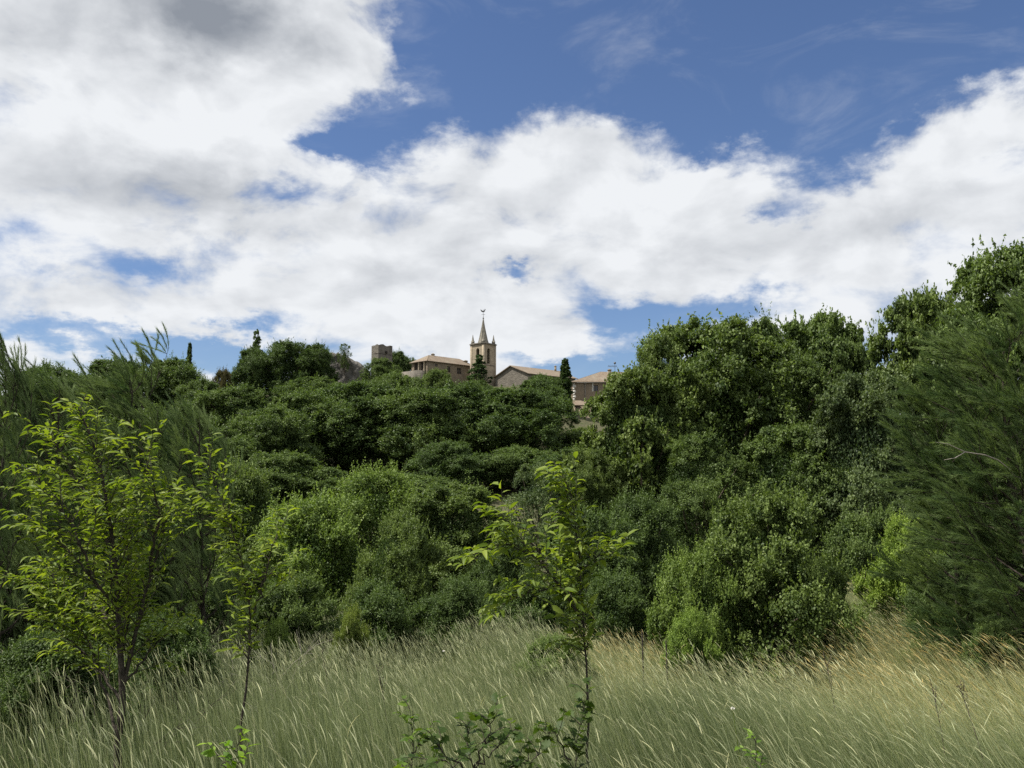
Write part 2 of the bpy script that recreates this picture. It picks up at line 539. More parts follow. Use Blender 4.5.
# ------------------------------------------------------------------ broadleaf archetypes (unit radius)
def broad(seed, h0, nlobe, nclump, nleaf, leaf, prof, lobe_r=(0.26, 0.42), flat=0.62, base=0.12, sparse=0.0, spread=1.0, leafw=0.62, squash=0.8, shoots=0, soft=1.0, shootup=0.75):
    """prof(t) -> envelope radius at height fraction t; returns crown mesh, trunk mesh (height h0, radius 1)"""
    g = np.random.default_rng(seed)
    lob = []
    for i in range(nlobe):
        t = base + (1 - base) * ((i + 0.5) / nlobe) ** 0.85
        a = i * 2.39996 + g.uniform(-.5, .5)
        a = g.uniform(0, 6.283) if i % 3 == 0 else a
        rl = g.uniform(*lobe_r) * (g.choice((0.7, 1.0, 1.25)))
        env = prof(t) * g.uniform(0.72, 1.22)
        rr = max(env - rl * 0.6, 0.0)
        t = float(np.clip(t + g.uniform(-.07, .07), base, 1))
        zz = min(t * h0, h0 - rl * g.uniform(0.55, 1.0))
        lob.append((rr * math.cos(a) * spread, rr * math.sin(a), max(zz, rl * 0.5), rl))
    for i in range(nlobe // 5):
        t = g.uniform(0.35, 0.75)
        a = g.uniform(0, 6.28)
        rr = prof(t) * 0.3
        lob.append((rr * math.cos(a), rr * math.sin(a), t * h0, g.uniform(*lobe_r) * 1.15))
    lob = np.array(lob)
    axis_c = np.array((0, 0, h0 * 0.42))
    C, D, RC, TC = [], [], [], []
    for (lx, ly, lz, rl) in lob:
        lc = np.array((lx, ly, lz))
        outw = nrm(lc - axis_c)
        d = nrm(g.normal(size=(nclump, 3)) + 0.65 * outw + np.array((0, 0, 0.55)))
        c = lc + d * rl * g.uniform(0.5, 1.22, (nclump, 1)) * np.array((1, 1, squash))
        keep = np.ones(nclump, bool)
        for (mx, my, mz, mr) in lob:
            if mx == lx and my == ly and mz == lz:
                continue
            keep &= np.linalg.norm(c - np.array((mx, my, mz)), axis=1) > 0.6 * mr
        keep &= c[:, 2] > 0.03
        keep &= g.random(nclump) > sparse
        c, d = c[keep], d[keep]
        C.append(c)
        D.append(d)
        RC.append(np.full(len(c), rl) * g.uniform(0.17, 0.33, len(c)))
        TC.append(g.uniform(0, 1, len(c)) * 0.5 + g.uniform(0, 0.2))
    C, D, RC, TC = map(np.concatenate, (C, D, RC, TC))
    n = len(C)
    idx = np.repeat(np.arange(n), nleaf)
    off = g.normal(size=(len(idx), 3)) * 0.55 * soft * RC[idx][:, None] * np.array((1, 1, flat))
    P = C[idx] + off
    N = nrm(0.55 * D[idx] + np.array((0, 0, 0.8)) + 0.75 * g.normal(size=P.shape))
    if shoots:
        k_ = g.integers(0, n, shoots)
        sd_ = nrm(D[k_] * 0.6 + np.array((-0.15, 0, shootup)) + g.normal(size=(shoots, 3)) * 0.5)
        sl_ = g.uniform(0.08, 0.20 + 0.12 * shootup, shoots)
        per = 16
        ii = np.repeat(np.arange(shoots), per)
        ff = np.tile(np.linspace(0.0, 1.0, per), shoots)
        Ps = C[k_][ii] + sd_[ii] * (sl_[ii] * ff)[:, None] + g.normal(size=(len(ii), 3)) * (0.022 * (1.15 - ff))[:, None]
        P = np.concatenate((P, Ps))
        N = np.concatenate((N, nrm(g.normal(size=Ps.shape) + np.array((0, 0, 0.5)))))
        Tsh = TC[k_][ii] + 0.25 + 0.3 * g.random(len(ii))
    else:
        Tsh = np.zeros(0)
    # loose inner fill
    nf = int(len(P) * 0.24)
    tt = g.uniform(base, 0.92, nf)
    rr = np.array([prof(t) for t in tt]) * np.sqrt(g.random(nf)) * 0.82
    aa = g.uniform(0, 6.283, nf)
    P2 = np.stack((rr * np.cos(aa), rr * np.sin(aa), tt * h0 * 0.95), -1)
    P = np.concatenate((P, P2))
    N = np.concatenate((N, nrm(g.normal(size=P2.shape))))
    T = np.clip(np.concatenate((TC[idx] + 0.45 * g.random(len(idx)) - 0.1, Tsh, 0.3 * g.random(nf))), 0, 1)  # inner fill leaves get dark tints, painting shade into the crown interior
    ax = g.normal(size=P.shape) + np.array((0, 0, -0.3))
    X, Y, Z = frames(N, ax)
    L = leaf * g.uniform(0.65, 1.3, len(P))
    S = np.stack((L, L * leafw, L), -1)
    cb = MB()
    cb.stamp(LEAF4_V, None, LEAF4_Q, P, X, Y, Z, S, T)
    # trunk and limbs
    tb = MB()
    k = 7
    zz = np.linspace(-0.15, h0 * 0.72, k)
    wob = np.cumsum(g.normal(size=(k, 2)) * 0.025, axis=0)
    tr = np.stack((wob[:, 0], wob[:, 1], zz), -1)
    r0 = 0.055 * (h0 / 2) + 0.02
    tb.tube(tr, np.linspace(r0, r0 * 0.3, k), 7)
    for (lx, ly, lz, rl) in lob[:26]:
        t = np.clip(lz / h0 * 0.6, 0.12, 0.66)
        s = np.array((np.interp(t * h0, zz, tr[:, 0]), np.interp(t * h0, zz, tr[:, 1]), t * h0))
        e = np.array((lx, ly, lz))
        m1 = s + (e - s) * 0.5 + np.array((0, 0, -0.06)) + g.normal(size=3) * 0.04
        e2 = e + (e - s) * 0.25
        tb.tube(np.array((s, (s + m1) / 2 + g.normal(size=3) * 0.01, m1, e, e2)), np.array((0.4, 0.3, 0.22, 0.12, 0.04)) * r0, 5)
    return cb, tb


def dome(t):
    return max(0.05, (1 - (max(t - 0.28, 0) / 0.74) ** 2.2)) ** 0.6 * (0.72 + 0.28 * min(t / 0.3, 1))


def tallp(t):
    return max(0.08, (1 - (max(t - 0.35, 0) / 0.68) ** 2.4)) ** 0.65 * (0.66 + 0.34 * min(t / 0.4, 1))


def bushp(t):
    return max(0.1, (1 - (max(t - 0.12, 0) / 0.92) ** 2.0)) ** 0.55 * 0.97


def slimp(t):
    return (0.45 + 0.55 * min(t / 0.25, 1)) * max(0.02, 1 - max(t - 0.3, 0) / 0.71) ** 0.75


ARCH = {}


def arch(key, crown, trunk, leafmat=M_LEAF, barkmat=M_BARK, h0=2.0):
    ARCH[key] = (crown.mesh('crown', leafmat), trunk.mesh('trunk', barkmat, True), h0)


for i in range(3):
    arch('far%d' % i, *broad(11 + i, 1.75, 28, 54, 62, 0.037, dome, (0.22, 0.38), flat=0.75, squash=0.95, shoots=250, soft=0.85), h0=1.75)
for i in range(3):
    arch('big%d' % i, *broad(31 + i, 2.3, 40, 46, 84, (0.034, 0.027, 0.040)[i], tallp, (0.18, 0.32), leafw=(0.62, 0.5, 0.7)[i], shoots=420, soft=0.8, flat=0.65, shootup=0.3), h0=2.3)
for i in range(3):
    arch('bush%d' % i, *broad(51 + i, 1.6, 24, 56, 56, (0.036, 0.028, 0.033)[i], bushp, (0.18, 0.34), base=0.04, shoots=1200, soft=1.08, flat=0.75), h0=1.6)
for i in range(2):
    arch('airy%d' % i, *broad(71 + i, 2.2, 28, 34, 40, 0.034, tallp, (0.16, 0.32), sparse=0.25), h0=2.2)
arch('column', *broad(81, 8.0, 70, 26, 26, 0.24, slimp, (0.2, 0.38), flat=1.6, base=0.02, leafw=0.4), h0=8.0)
arch('cone', *broad(83, 3.6, 40, 18, 30, 0.12, slimp, (0.16, 0.34), flat=0.5, base=0.08, sparse=0.2, leafw=0.4), h0=3.6)


# ------------------------------------------------------------------ feathery pine archetypes (metres, height ~5)
def pine(seed, H, Rm, nbr, wind=0.75, lead=1.6, nneedle=150):
    g = np.random.default_rng(seed)
    tb, cb = MB(), MB()
    k = 10
    zz = np.linspace(-0.2, H * 0.97, k)
    tr = np.stack((np.cumsum(g.normal(size=k) * 0.05) - 0.03 * np.arange(k), np.cumsum(g.normal(size=k) * 0.05), zz), -1)
    tb.tube(tr, np.linspace(0.085, 0.012, k), 7)
    W = np.array((-1.0, 0.05, 0.15))
    SO, SD, SL, ST = [], [], [], []

    def shoots(pts, n, ln, tint):
        for _ in range(n):
            u = g.uniform(0.0, 1.0) ** 0.45 * 0.999 * (len(pts) - 1)
            i = min(int(u), len(pts) - 2)
            p = pts[i] + (pts[i + 1] - pts[i]) * (u - i)
            t = nrm(pts[i + 1] - pts[i])
            d = nrm(t * 0.8 + g.normal(size=3) * 0.38 + W * wind + np.array((0, 0, 0.28)))
            SO.append(p)
            SD.append(d)
            SL.append(ln * g.uniform(0.6, 1.25))
            ST.append(tint + g.uniform(-0.15, 0.25))

    for i in range(nbr):
        t = 0.04 + 0.93 * ((i + 0.5) / nbr)
        s = np.array([np.interp(t * H, zz, tr[:, c]) for c in range(3)])
        a = i * 2.4 + g.uniform(-.4, .4)
        L = Rm * (0.75 + 0.25 * min(t / 0.3, 1)) * (1.0 - 0.72 * t ** 2.2) * g.uniform(0.45, 1.25)
        up = 0.25 + 0.75 * t
        d0 = np.array((math.cos(a), math.sin(a), up * g.uniform(0.3, 0.9)))
        q = [s]
        d = nrm(d0)
        for j in range(5):
            d = nrm(d + np.array((0, 0, 0.12)) + W * 0.10 + g.normal(size=3) * 0.09)
            q.append(q[-1] + d * L / 5)
        q = np.array(q)
        tb.tube(q, np.linspace(0.022, 0.005, 6) * (1.2 - 0.6 * t), 4)
        tone = g.uniform(0.0, 0.85)
        shoots(q, int(3 + 5 * L), 0.5, tone)
        for m in range(int(1 + 2.4 * L)):
            j = g.integers(1, 5)
            dd = nrm(nrm(q[j + 1] - q[j] if j < 5 else d) + g.normal(size=3) * 0.5 + W * 0.3)
            ln = L * g.uniform(0.25, 0.5)
            qq = np.array([q[j] + dd * ln * f + np.array((0, 0, 0.10 * f * f)) for f in np.linspace(0, 1, 4)])
            tb.tube(qq, np.linspace(0.009, 0.004, 4), 3)
            shoots(qq, int(3 + 5 * ln), 0.48, tone)
    # leaders
    for i in range(int(10 * lead)):
        t = g.uniform(0.72, 1.0)
        s = np.array([np.interp(t * H * 0.97, zz, tr[:, c]) for c in range(3)]) + g.normal(size=3) * 0.06
        SO.append(s)
        SD.append(nrm(np.array((g.normal() * 0.3, g.normal() * 0.3, 1.0)) + W * wind * 0.7))
        SL.append(g.uniform(0.35, 0.75))
        ST.append(0.6)
    SO, SD, SL, ST = np.array(SO), np.array(SD), np.array(SL), np.array(ST)
    n = len(SO)
    # each shoot is a slightly bent rod set with forward-swept needles
    bend = W[None] * 0.35 + np.array((0, 0, -0.12)) + g.normal(size=(n, 3)) * 0.12
    for i in range(n):
        f = np.linspace(0, 1, 4)[:, None]
        tb.tube(SO[i] + SD[i] * SL[i] * f + bend[i] * SL[i] * f * f * 0.6, np.linspace(0.005, 0.002, 4), 3)
    idx = np.repeat(np.arange(n), nneedle)
    f = g.uniform(0.08, 1.0, len(idx))[:, None]
    P = SO[idx] + SD[idx] * SL[idx][:, None] * f + bend[idx] * SL[idx][:, None] * f * f * 0.6
    tan = nrm(SD[idx] + bend[idx] * 1.2 * f)
    A = nrm(tan + g.normal(size=P.shape) * 0.27)
    N = g.normal(size=P.shape)
    X, Y, Z = frames(N, A)
    # axis must be exact, normal follows
    X = A
    Y = nrm(np.cross(N, A))
    Z = np.cross(X, Y)
    L = g.uniform(0.08, 0.14, len(P))
    S = np.stack((L, np.full(len(P), 0.0070), L), -1)
    cb.stamp([(0, 0.5, 0), (0, -0.5, 0), (1, 0, 0)], [(0, 1, 2)], None, P, X, Y, Z, S, np.clip(ST[idx] + g.uniform(-.2, .2, len(idx)), 0, 1))
    return cb, tb


for i, (H, Rm, nb) in enumerate(((5.0, 1.7, 42), (4.6, 1.5, 40), (5.4, 2.0, 48))):
    c, t = pine(91 + i, H, Rm, nb)
    arch('pine%d' % i, c, t, M_NEEDLE, M_TWIG, H)
PR = {'pine0': 1.7, 'pine1': 1.5, 'pine2': 2.0}


def plant(name, key, px, ytop, d, wpx, label, cat='tree', col=(1, 1, 1), rz=None, group=None, lift=0.0):
    cm, tm, h0 = ARCH[key]
    top = at(px, ytop, d)
    zg = float(ground(top[0], d)) + lift
    H = top[2] - zg
    W = wpx / F * d / 2
    rr = PR.get(key, 1.0)
    if rz is None:
        rz = (px * 0.37 + d * 1.3) % 6.283
    if key.startswith('pine'):
        rz = ((px * 0.37) % 0.7) - 0.35
    root = empty(name, (top[0], d, zg), rz, (W / rr, W / rr, H / h0))
    tag(root, label, cat, group)
    tr = link('trunk', tm, root)
    cr = link('crown', cm, root)
    cr.color = (*col, 1)
    return root


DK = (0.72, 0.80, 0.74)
OK_ = (0.95, 1.0, 0.9)
MID = (1.08, 1.1, 0.95)
LT = (1.35, 1.4, 1.05)
GY = (0.95, 0.95, 1.15)
OL = (1.08, 1.08, 0.9)

WOODS = "oaks massed on the hillside below the village"
for row in [
    # hillside crowns, front to back
    ('oak_tree', 'far0', 306, 398, 110, 104, 'rounded oak at the left front of the hillside wood', OK_),
    ('oak_tree', 'far1', 360, 389, 114, 112, 'broad round-headed oak left of the middle of the hillside wood, below the ruin tower', DK),
    ('oak_tree', 'far2', 412, 394, 111, 106, 'dark oak in the middle of the hillside wood, below the loggia house', OK_),
    ('oak_tree', 'far0', 462, 391, 116, 112, 'dark oak in the hillside wood straight below the church belfry', DK),
    ('oak_tree', 'far1', 510, 394, 119, 108, 'dark oak on the hillside below the gabled house, left of the cypress', DK),
    ('oak_tree', 'far1', 536, 384, 140, 66, 'very dark oak directly left of the tall cypress', DK),
    ('oak_tree', 'far2', 268, 412, 100, 90, 'mid green oak at the left foot of the hillside wood', OK_),
    ('oak_tree', 'far0', 243, 392, 125, 92, 'oak below the flat dark clump at the left of the hill', OK_),
    ('oak_tree', 'far2', 318, 380, 150, 76, 'oak crown below the rocky ruin wall, upper row of the wood', OK_),
    ('oak_tree', 'far0', 392, 377, 152, 66, 'oak crown below the square ruin tower, upper row of the wood', OK_),
    ('oak_tree', 'far1', 438, 373, 162, 34, 'bright green oak pressed against the front of the loggia house', MID),
    ('oak_tree', 'far2', 480, 383, 158, 44, 'oak crown at the foot of the church belfry', OK_),
    ('oak_tree', 'far0', 540, 377, 168, 40, 'dark tree covering the lower wall of the gabled house', DK),
    ('oak_tree', 'far1', 382, 361, 186, 36, 'small round bush tree in front of the square ruin tower', OK_),
    ('oak_tree', 'far2', 401, 354, 214, 34, 'dark tree showing between the ruin tower and the loggia house', DK),
    ('oak_tree', 'far0', 252, 352, 178, 46, 'dark clump at the left end of the flat-topped row by the ruin', DK),
    ('oak_tree', 'far1', 288, 346, 181, 58, 'dark clump in the middle of the flat-topped row by the ruin', DK),
    ('oak_tree', 'far2', 314, 347, 184, 42, 'ivy-dark clump overhanging the rocky ruin wall', DK),
    ('oak_tree', 'far0', 205, 384, 140, 58, 'rounded tree at the left end of the hill, below the thin cypress', OK_),
    ('oak_tree', 'far2', 168, 363, 158, 74, 'tree on the left skyline behind the feathery pines, left of the thin cypress', OK_),
    ('oak_tree', 'far1', 112, 366, 150, 90, 'tree on the far left skyline glimpsed behind the pine plumes', DK),
    ('oak_tree', 'far0', 45, 372, 140, 100, 'leftmost skyline tree, mostly hidden by the edge pine', DK),
    ('oak_tree', 'far0', 148, 420, 70, 130, 'oak on the slope glimpsed through the pine between the yellow-green tree and the skyline', OK_),
    ('oak_tree', 'far1', 62, 425, 66, 150, 'oak on the slope glimpsed through the pines above the yellow-green tree', DK),
    ('oak_tree', 'far2', -30, 420, 62, 150, 'oak on the slope glimpsed through the pine at the left edge', OK_),
    ('oak_tree', 'far0', 205, 470, 48, 110, 'low oak glimpsed between the yellow-green tree and the slim sapling beside it', DK),
    ('oak_tree', 'far1', 95, 490, 40, 150, 'low shaded oak behind the crown of the yellow-green tree', DK),
    ('oak_tree', 'far2', 216, 432, 92, 90, 'oak half hidden by the pines at the left of the hollow', OK_),
    ('oak_tree', 'far1', 452, 446, 94, 84, 'oak in the dark hollow under the hillside wood, directly above the upright dull green tree', DK),
    ('oak_tree', 'far0', 514, 450, 98, 84, 'oak in the dark hollow nearest behind the tip of the centre sapling', OK_),
    ('oak_tree', 'far0', 395, 476, 84, 110, 'oak in the hollow just above the light green thicket', OK_),
    ('oak_tree', 'far2', 572, 452, 90, 90, 'oak in the hollow between the cypress and the big right-hand trees', DK),
    ('oak_tree', 'far1', 286, 458, 78, 110, 'oak at the left of the hollow, above the bright thicket', OK_),
    ('oak_tree', 'far0', 579, 431, 122, 60, 'low bright tree under the tiled lean-to of the right-hand house', MID),
]:
    name, key, px, yt, d, w, lab, col = row
    plant(name, key, px, yt, d, w, lab, 'tree', col, group=WOODS)

plant('copper_tree', 'far1', 224, 374, 150, 22, 'small reddish-dark tree at the left end of the flat clump', 'tree', (0.85, 0.55, 0.6))
plant('cypress_tree', 'column', 565, 360, 166, 17, 'tall narrow dark cypress between the gabled house and the right-hand house', 'cypress', (0.5, 0.6, 0.55), lift=-1.5)
plant('cypress_tree', 'column', 190, 344, 190, 9, 'thin small cypress alone on the left skyline', 'cypress', (0.5, 0.6, 0.55))
plant('conifer_tree', 'cone', 479, 356, 190, 24, 'blue-green conifer standing against the foot of the belfry', 'conifer', (0.6, 0.75, 0.85))
plant('conifer_tree', 'cone', 257, 332, 192, 19, 'pale open-branched conifer rising above the flat dark clump', 'conifer', (0.9, 1.0, 0.95))
plant('shrub', 'airy0', 345, 344, 190, 14, 'wispy shrub sprouting from the top of the rocky ruin wall', 'shrub', MID, lift=4.0)

THICK = "small trees of the thicket behind the meadow"
for row in [
    ('thicket_tree', 'bush0', 318, 505, 27, 130, 'bright green bushy tree behind the meadow, nearest the left yellow-green tree', LT),
    ('thicket_tree', 'bush1', 372, 478, 38, 130, 'light green round-topped tree in the middle of the thicket', LT),
    ('thicket_tree', 'bush2', 250, 478, 36, 110, 'mid green small tree at the left end of the thicket, behind the yellow-green tree', MID),
    ('thicket_tree', 'big0', 452, 488, 29, 110, 'upright dull green tree left of the centre sapling', MID),
    ('thicket_tree', 'bush2', 400, 524, 25, 90, 'mid green shrubby tree below the light round-topped one', MID),
    ('thicket_tree', 'airy1', 538, 468, 33, 84, 'grey-green small tree right behind the centre sapling', GY),
    ('thicket_tree', 'bush1', 505, 540, 23, 80, 'dark shrubby tree just left of the centre sapling stem', DK),
    ('thicket_tree', 'bush0', 590, 520, 25, 110, 'dark shrubby tree behind the centre sapling, to its right', DK),
    ('thicket_tree', 'bush1', 640, 505, 27, 110, 'shadowed bush at the foot of the big right-hand trees', DK),
]:
    name, key, px, yt, d, w, lab, col = row
    plant(name, key, px, yt, d, w, lab, 'tree', col, group=THICK)

BIG = "tall leafy trees on the right"
for row in [
    ('ash_tree', 'big0', 708, 329, 40, 170, 'tallest spreading leafy tree, left of the pair on the right-hand skyline', MID),
    ('ash_tree', 'big1', 768, 330, 43, 140, 'leafy tree in the middle of the right-hand skyline', OK_),
    ('ash_tree', 'big2', 820, 327, 45, 120, 'dense dark leafy tree at the right of the skyline group', OK_),
    ('ash_tree', 'big1', 664, 345, 39, 104, 'leafy tree on the left shoulder of the right-hand skyline', MID),
    ('ash_tree', 'big0', 842, 348, 43, 76, 'leafy tree at the low right end of the skyline group', OK_),
    ('ash_tree', 'big2', 639, 380, 37, 122, 'leafy tree sloping down towards the right-hand house', OL),
    ('ash_tree', 'big1', 588, 455, 35, 80, 'lower leafy tree under the right-hand house', OL),
    ('ash_tree', 'big0', 868, 380, 31, 120, 'paler leafy tree between the dark skyline group and the feathery pines', GY),
    ('ash_tree', 'big2', 922, 306, 36, 112, 'thin-crowned leafy tree on the skyline left of the right edge', MID),
    ('ash_tree', 'big0', 1014, 262, 31, 180, 'tall dark leafy tree at the right edge behind the pine', OK_),
    ('ash_tree', 'big0', 790, 430, 33, 120, 'shaded leafy tree below the dark skyline group', OK_),
    ('ash_tree', 'big1', 700, 440, 34, 120, 'shaded lower leafy tree under the tallest spreading tree', OK_),
]:
    name, key, px, yt, d, w, lab, col = row
    plant(name, key, px, yt, d, w, lab, 'tree', col, group=BIG)

SHR = "shrubs along the far edge of the meadow"
for row in [
    ('shrub', 'bush2', 765, 508, 15.5, 150, 'large mid green bush standing at the meadow edge right of centre', MID),
    ('shrub', 'bush0', 700, 560, 15.0, 90, 'brighter green bush nestled at the left foot of the large meadow-edge bush', LT),
    ('shrub', 'bush1', 815, 570, 15.0, 66, 'dark bush at the right foot of the large meadow-edge bush', OK_),
    ('shrub', 'bush0', 902, 528, 17, 80, 'small vivid green bush at the end of the dry grass gap', (1.7, 1.75, 1.0)),
    ('shrub', 'bush1', 960, 560, 15, 110, 'shadowed shrub under the right-hand pine', DK),
    ('shrub', 'bush2', 872, 520, 24, 110, 'dim shrub closing the end of the dry grass gap', OK_),
    ('shrub', 'bush1', 205, 590, 15.5, 110, 'dark shrub behind the right arm of the yellow-green tree', DK),
    ('shrub', 'bush2', 290, 585, 16.5, 100, 'dark shrub under the bright green bushy tree', OK_),
    ('shrub', 'bush0', 375, 590, 17.5, 100, 'dark low shrub behind the meadow, left of the middle', DK),
    ('shrub', 'bush1', 455, 585, 18, 100, 'dark low shrub behind the meadow, under the upright dull green tree', DK),
    ('shrub', 'bush2', 535, 590, 18, 90, 'dark low shrub behind the meadow, at the sapling stem', DK),
    ('shrub', 'bush0', 620, 580, 18, 90, 'dark low shrub behind the meadow beside the bright bush', DK),
    ('shrub', 'bush1', 120, 560, 13, 140, 'dark shrub behind the trunk of the yellow-green tree', DK),
    ('shrub', 'bush0', 20, 570, 11.5, 130, 'dark shrub at the left edge below the pine', DK),
]:
    name, key, px, yt, d, w, lab, col = row
    plant(name, key, px, yt, d, w, lab, 'shrub', col, group=SHR)

EDGE = "small light bushes sprouting along the back of the grass"
for row in [
    ('bush', 'bush0', 278, 626, 13.5, 46, 'small pale green bush poking out of the grass below the bright green bushy tree', LT),
    ('bush', 'bush2', 350, 616, 14.5, 44, 'small yellowish bush in the grass edge left of the middle', (1.5, 1.4, 0.95)),
    ('bush', 'bush1', 556, 640, 12.5, 80, 'low pale bush in the grass just left of the centre sapling stem', (1.2, 1.25, 1.1)),
    ('bush', 'bush1', 935, 618, 13.5, 70, 'small dim bush under the left flank of the right-hand pines', MID),
    ('bush', 'bush2', 985, 630, 12.0, 60, 'small dim bush in the grass below the biggest right-hand pine', OK_),
    ('bush', 'bush0', 690, 618, 13.8, 56, 'vivid low bush at the very edge of the grass, right of the dry stems', (1.6, 1.7, 1.1)),
    ('bush', 'bush1', 1030, 560, 19, 150, 'dim bush closing the view low behind the right-hand pines', OK_),
    ('bush', 'bush1', 60, 640, 8.6, 150, 'dark low bush behind the base of the yellow-green tree', DK),
    ('bush', 'bush2', 165, 625, 10.5, 110, 'dark low bush right of the trunk of the yellow-green tree', DK),
]:
    name, key, px, yt, d, w, lab, col = row
    plant(name, key, px, yt, d, w, lab, 'bush', col, group=EDGE)

PIN = "young feathery pines"
for row in [
    ('pine_tree', 'pine0', 14, 348, 10.6, 150, 'feathery pine with tall plumes at the left edge'),
    ('pine_tree', 'pine1', 92, 390, 11.6, 150, 'feathery pine behind the top of the yellow-green tree'),
    ('pine_tree', 'pine2', 138, 380, 12.6, 170, 'feathery pine between the yellow-green tree and the thin cypress on the skyline'),
    ('pine_tree', 'pine1', 222, 418, 13.6, 110, 'lower feathery pine at the right end of the left pine group'),
    ('pine_tree', 'pine2', 1015, 338, 12.4, 225, 'big feathery pine filling the right edge'),
    ('pine_tree', 'pine0', 955, 395, 13.4, 130, 'smaller feathery pine on the left flank of the big right-hand pine'),
    ('pine_tree', 'pine1', 1050, 430, 13.0, 150, 'feathery pine cut off by the right edge, behind the biggest one'),
]:
    name, key, px, yt, d, w, lab = row
    plant(name, key, px, yt, d, w, lab, 'pine', (1, 1, 1), group=PIN)


# ------------------------------------------------------------------ young foreground trees
def smooth_path(pts, n):
    pts = np.asarray(pts, float)
    s = np.concatenate(([0], np.cumsum(np.linalg.norm(np.diff(pts, axis=0), axis=1))))
    u = np.linspace(0, s[-1], n)
    q = np.stack([np.interp(u, s, pts[:, k]) for k in range(3)], -1)
    for _ in range(2):
        q[1:-1] = 0.25 * q[:-2] + 0.5 * q[1:-1] + 0.25 * q[2:]
    return q


def young_tree(name, seed, d, stems, label, leafL, leafW, twig_n, twig_len, tmpl='lance', col=(1, 1, 1), r0=0.02, start=0.35, leaf_gap=0.035, wind=0.35, cat='young tree', barkmat=M_TWIG):
    """stems: list of (list of (px,py,depth offset), radius factor)"""
    g = np.random.default_rng(seed)
    x0 = at(stems[0][0][0][0], stems[0][0][0][1], d)
    zg = float(ground(x0[0], d)) - 0.02
    base = np.array((x0[0], d, zg))
    root = empty(name, base)
    tag(root, label, cat)
    tb, cb = MB(), MB()
    W = np.array((-1.0, 0.0, 0.0))
    O, A, Nn, LL = [], [], [], []
    for si, (pts, rf) in enumerate(stems):
        P = [at(a, b, d + c) - base for a, b, c in pts]
        if si == 0:
            P = [np.array((0, 0, -0.1))] + P[1:]
        P = smooth_path(P, 14)
        P[1:-1] += g.normal(size=P[1:-1].shape) * 0.008
        rad = np.linspace(1, 0.16, 14) * r0 * rf
        tb.tube(P, rad, 6)
        ln = np.linalg.norm(P[-1] - P[0])
        nt_ = int(twig_n * ln)
        st = start if si == 0 else (0.45 if pts[0][1] > 700 else 0.15)
        for k in range(nt_):
            f = st + (1 - st) * (k + g.random()) / nt_
            u = f * 13
            i = min(int(u), 12)
            p = P[i] + (P[i + 1] - P[i]) * (u - i)
            t = nrm(P[i + 1] - P[i])
            a = k * 2.4 + g.uniform(-.5, .5)
            side = nrm(np.array((math.cos(a), math.sin(a), 0)))
            dd = nrm(side * 0.8 + t * 0.55 + np.array((0, 0, 0.25)) + W * wind * 0.5)
            tl = twig_len * g.uniform(0.55, 1.25) * (1.15 - 0.55 * f)
            q = [p]
            for j in range(6):
                dd = nrm(dd + np.array((0, 0, -0.05 * j + 0.08)) + W * 0.06 + g.normal(size=3) * 0.12)
                q.append(q[-1] + dd * tl / 6)
            q = np.array(q)
            tb.tube(q, np.linspace(0.2 * r0 * rf * (1.2 - f) + 0.002, 0.0012, 7), 4)
            nl = max(4, int(tl / leaf_gap))
            for j in range(nl):
                v = (0.15 + 0.85 * (j + 0.5) / nl) * 6
                i2 = min(int(v), 5)
                lp = q[i2] + (q[i2 + 1] - q[i2]) * (v - i2)
                tt = nrm(q[i2 + 1] - q[i2])
                sd_ = nrm(np.cross(tt, np.array((0, 0, 1.0))) + 1e-6) * (1 if j % 2 else -1)
                ax = nrm(tt * 0.7 + sd_ * 0.8 + np.array((0, 0, -0.15)) + W * wind * 0.6 + g.normal(size=3) * 0.25)
                O.append(lp)
                A.append(ax)
                Nn.append(np.array((0, 0, 1.0)) + g.normal(size=3) * 0.45)
                LL.append(leafL * g.uniform(0.55, 1.2))
    O, A, Nn, LL = map(np.array, (O, A, Nn, LL))
    X, Y, Z = frames(Nn, A)
    X = A
    Y = nrm(np.cross(Nn, A))
    Z = np.cross(X, Y)
    S = np.stack((LL, LL * leafW / leafL, LL * g.uniform(0.4, 1.6, len(LL))), -1)
    T = np.clip(g.normal(0.45, 0.28, len(LL)), 0, 1)
    if tmpl == 'lance':
        cb.stamp(LANCE_V, LANCE_T, LANCE_Q, O, X, Y, Z, S, T)
    else:
        cb.stamp(LOBED_V, LOBED_T, None, O, X, Y, Z, S, T)
    tb.build('trunk', barkmat, root, True)
    c = cb.build('crown', M_YOUNG, root)
    c.color = (*col, 1)
    return root


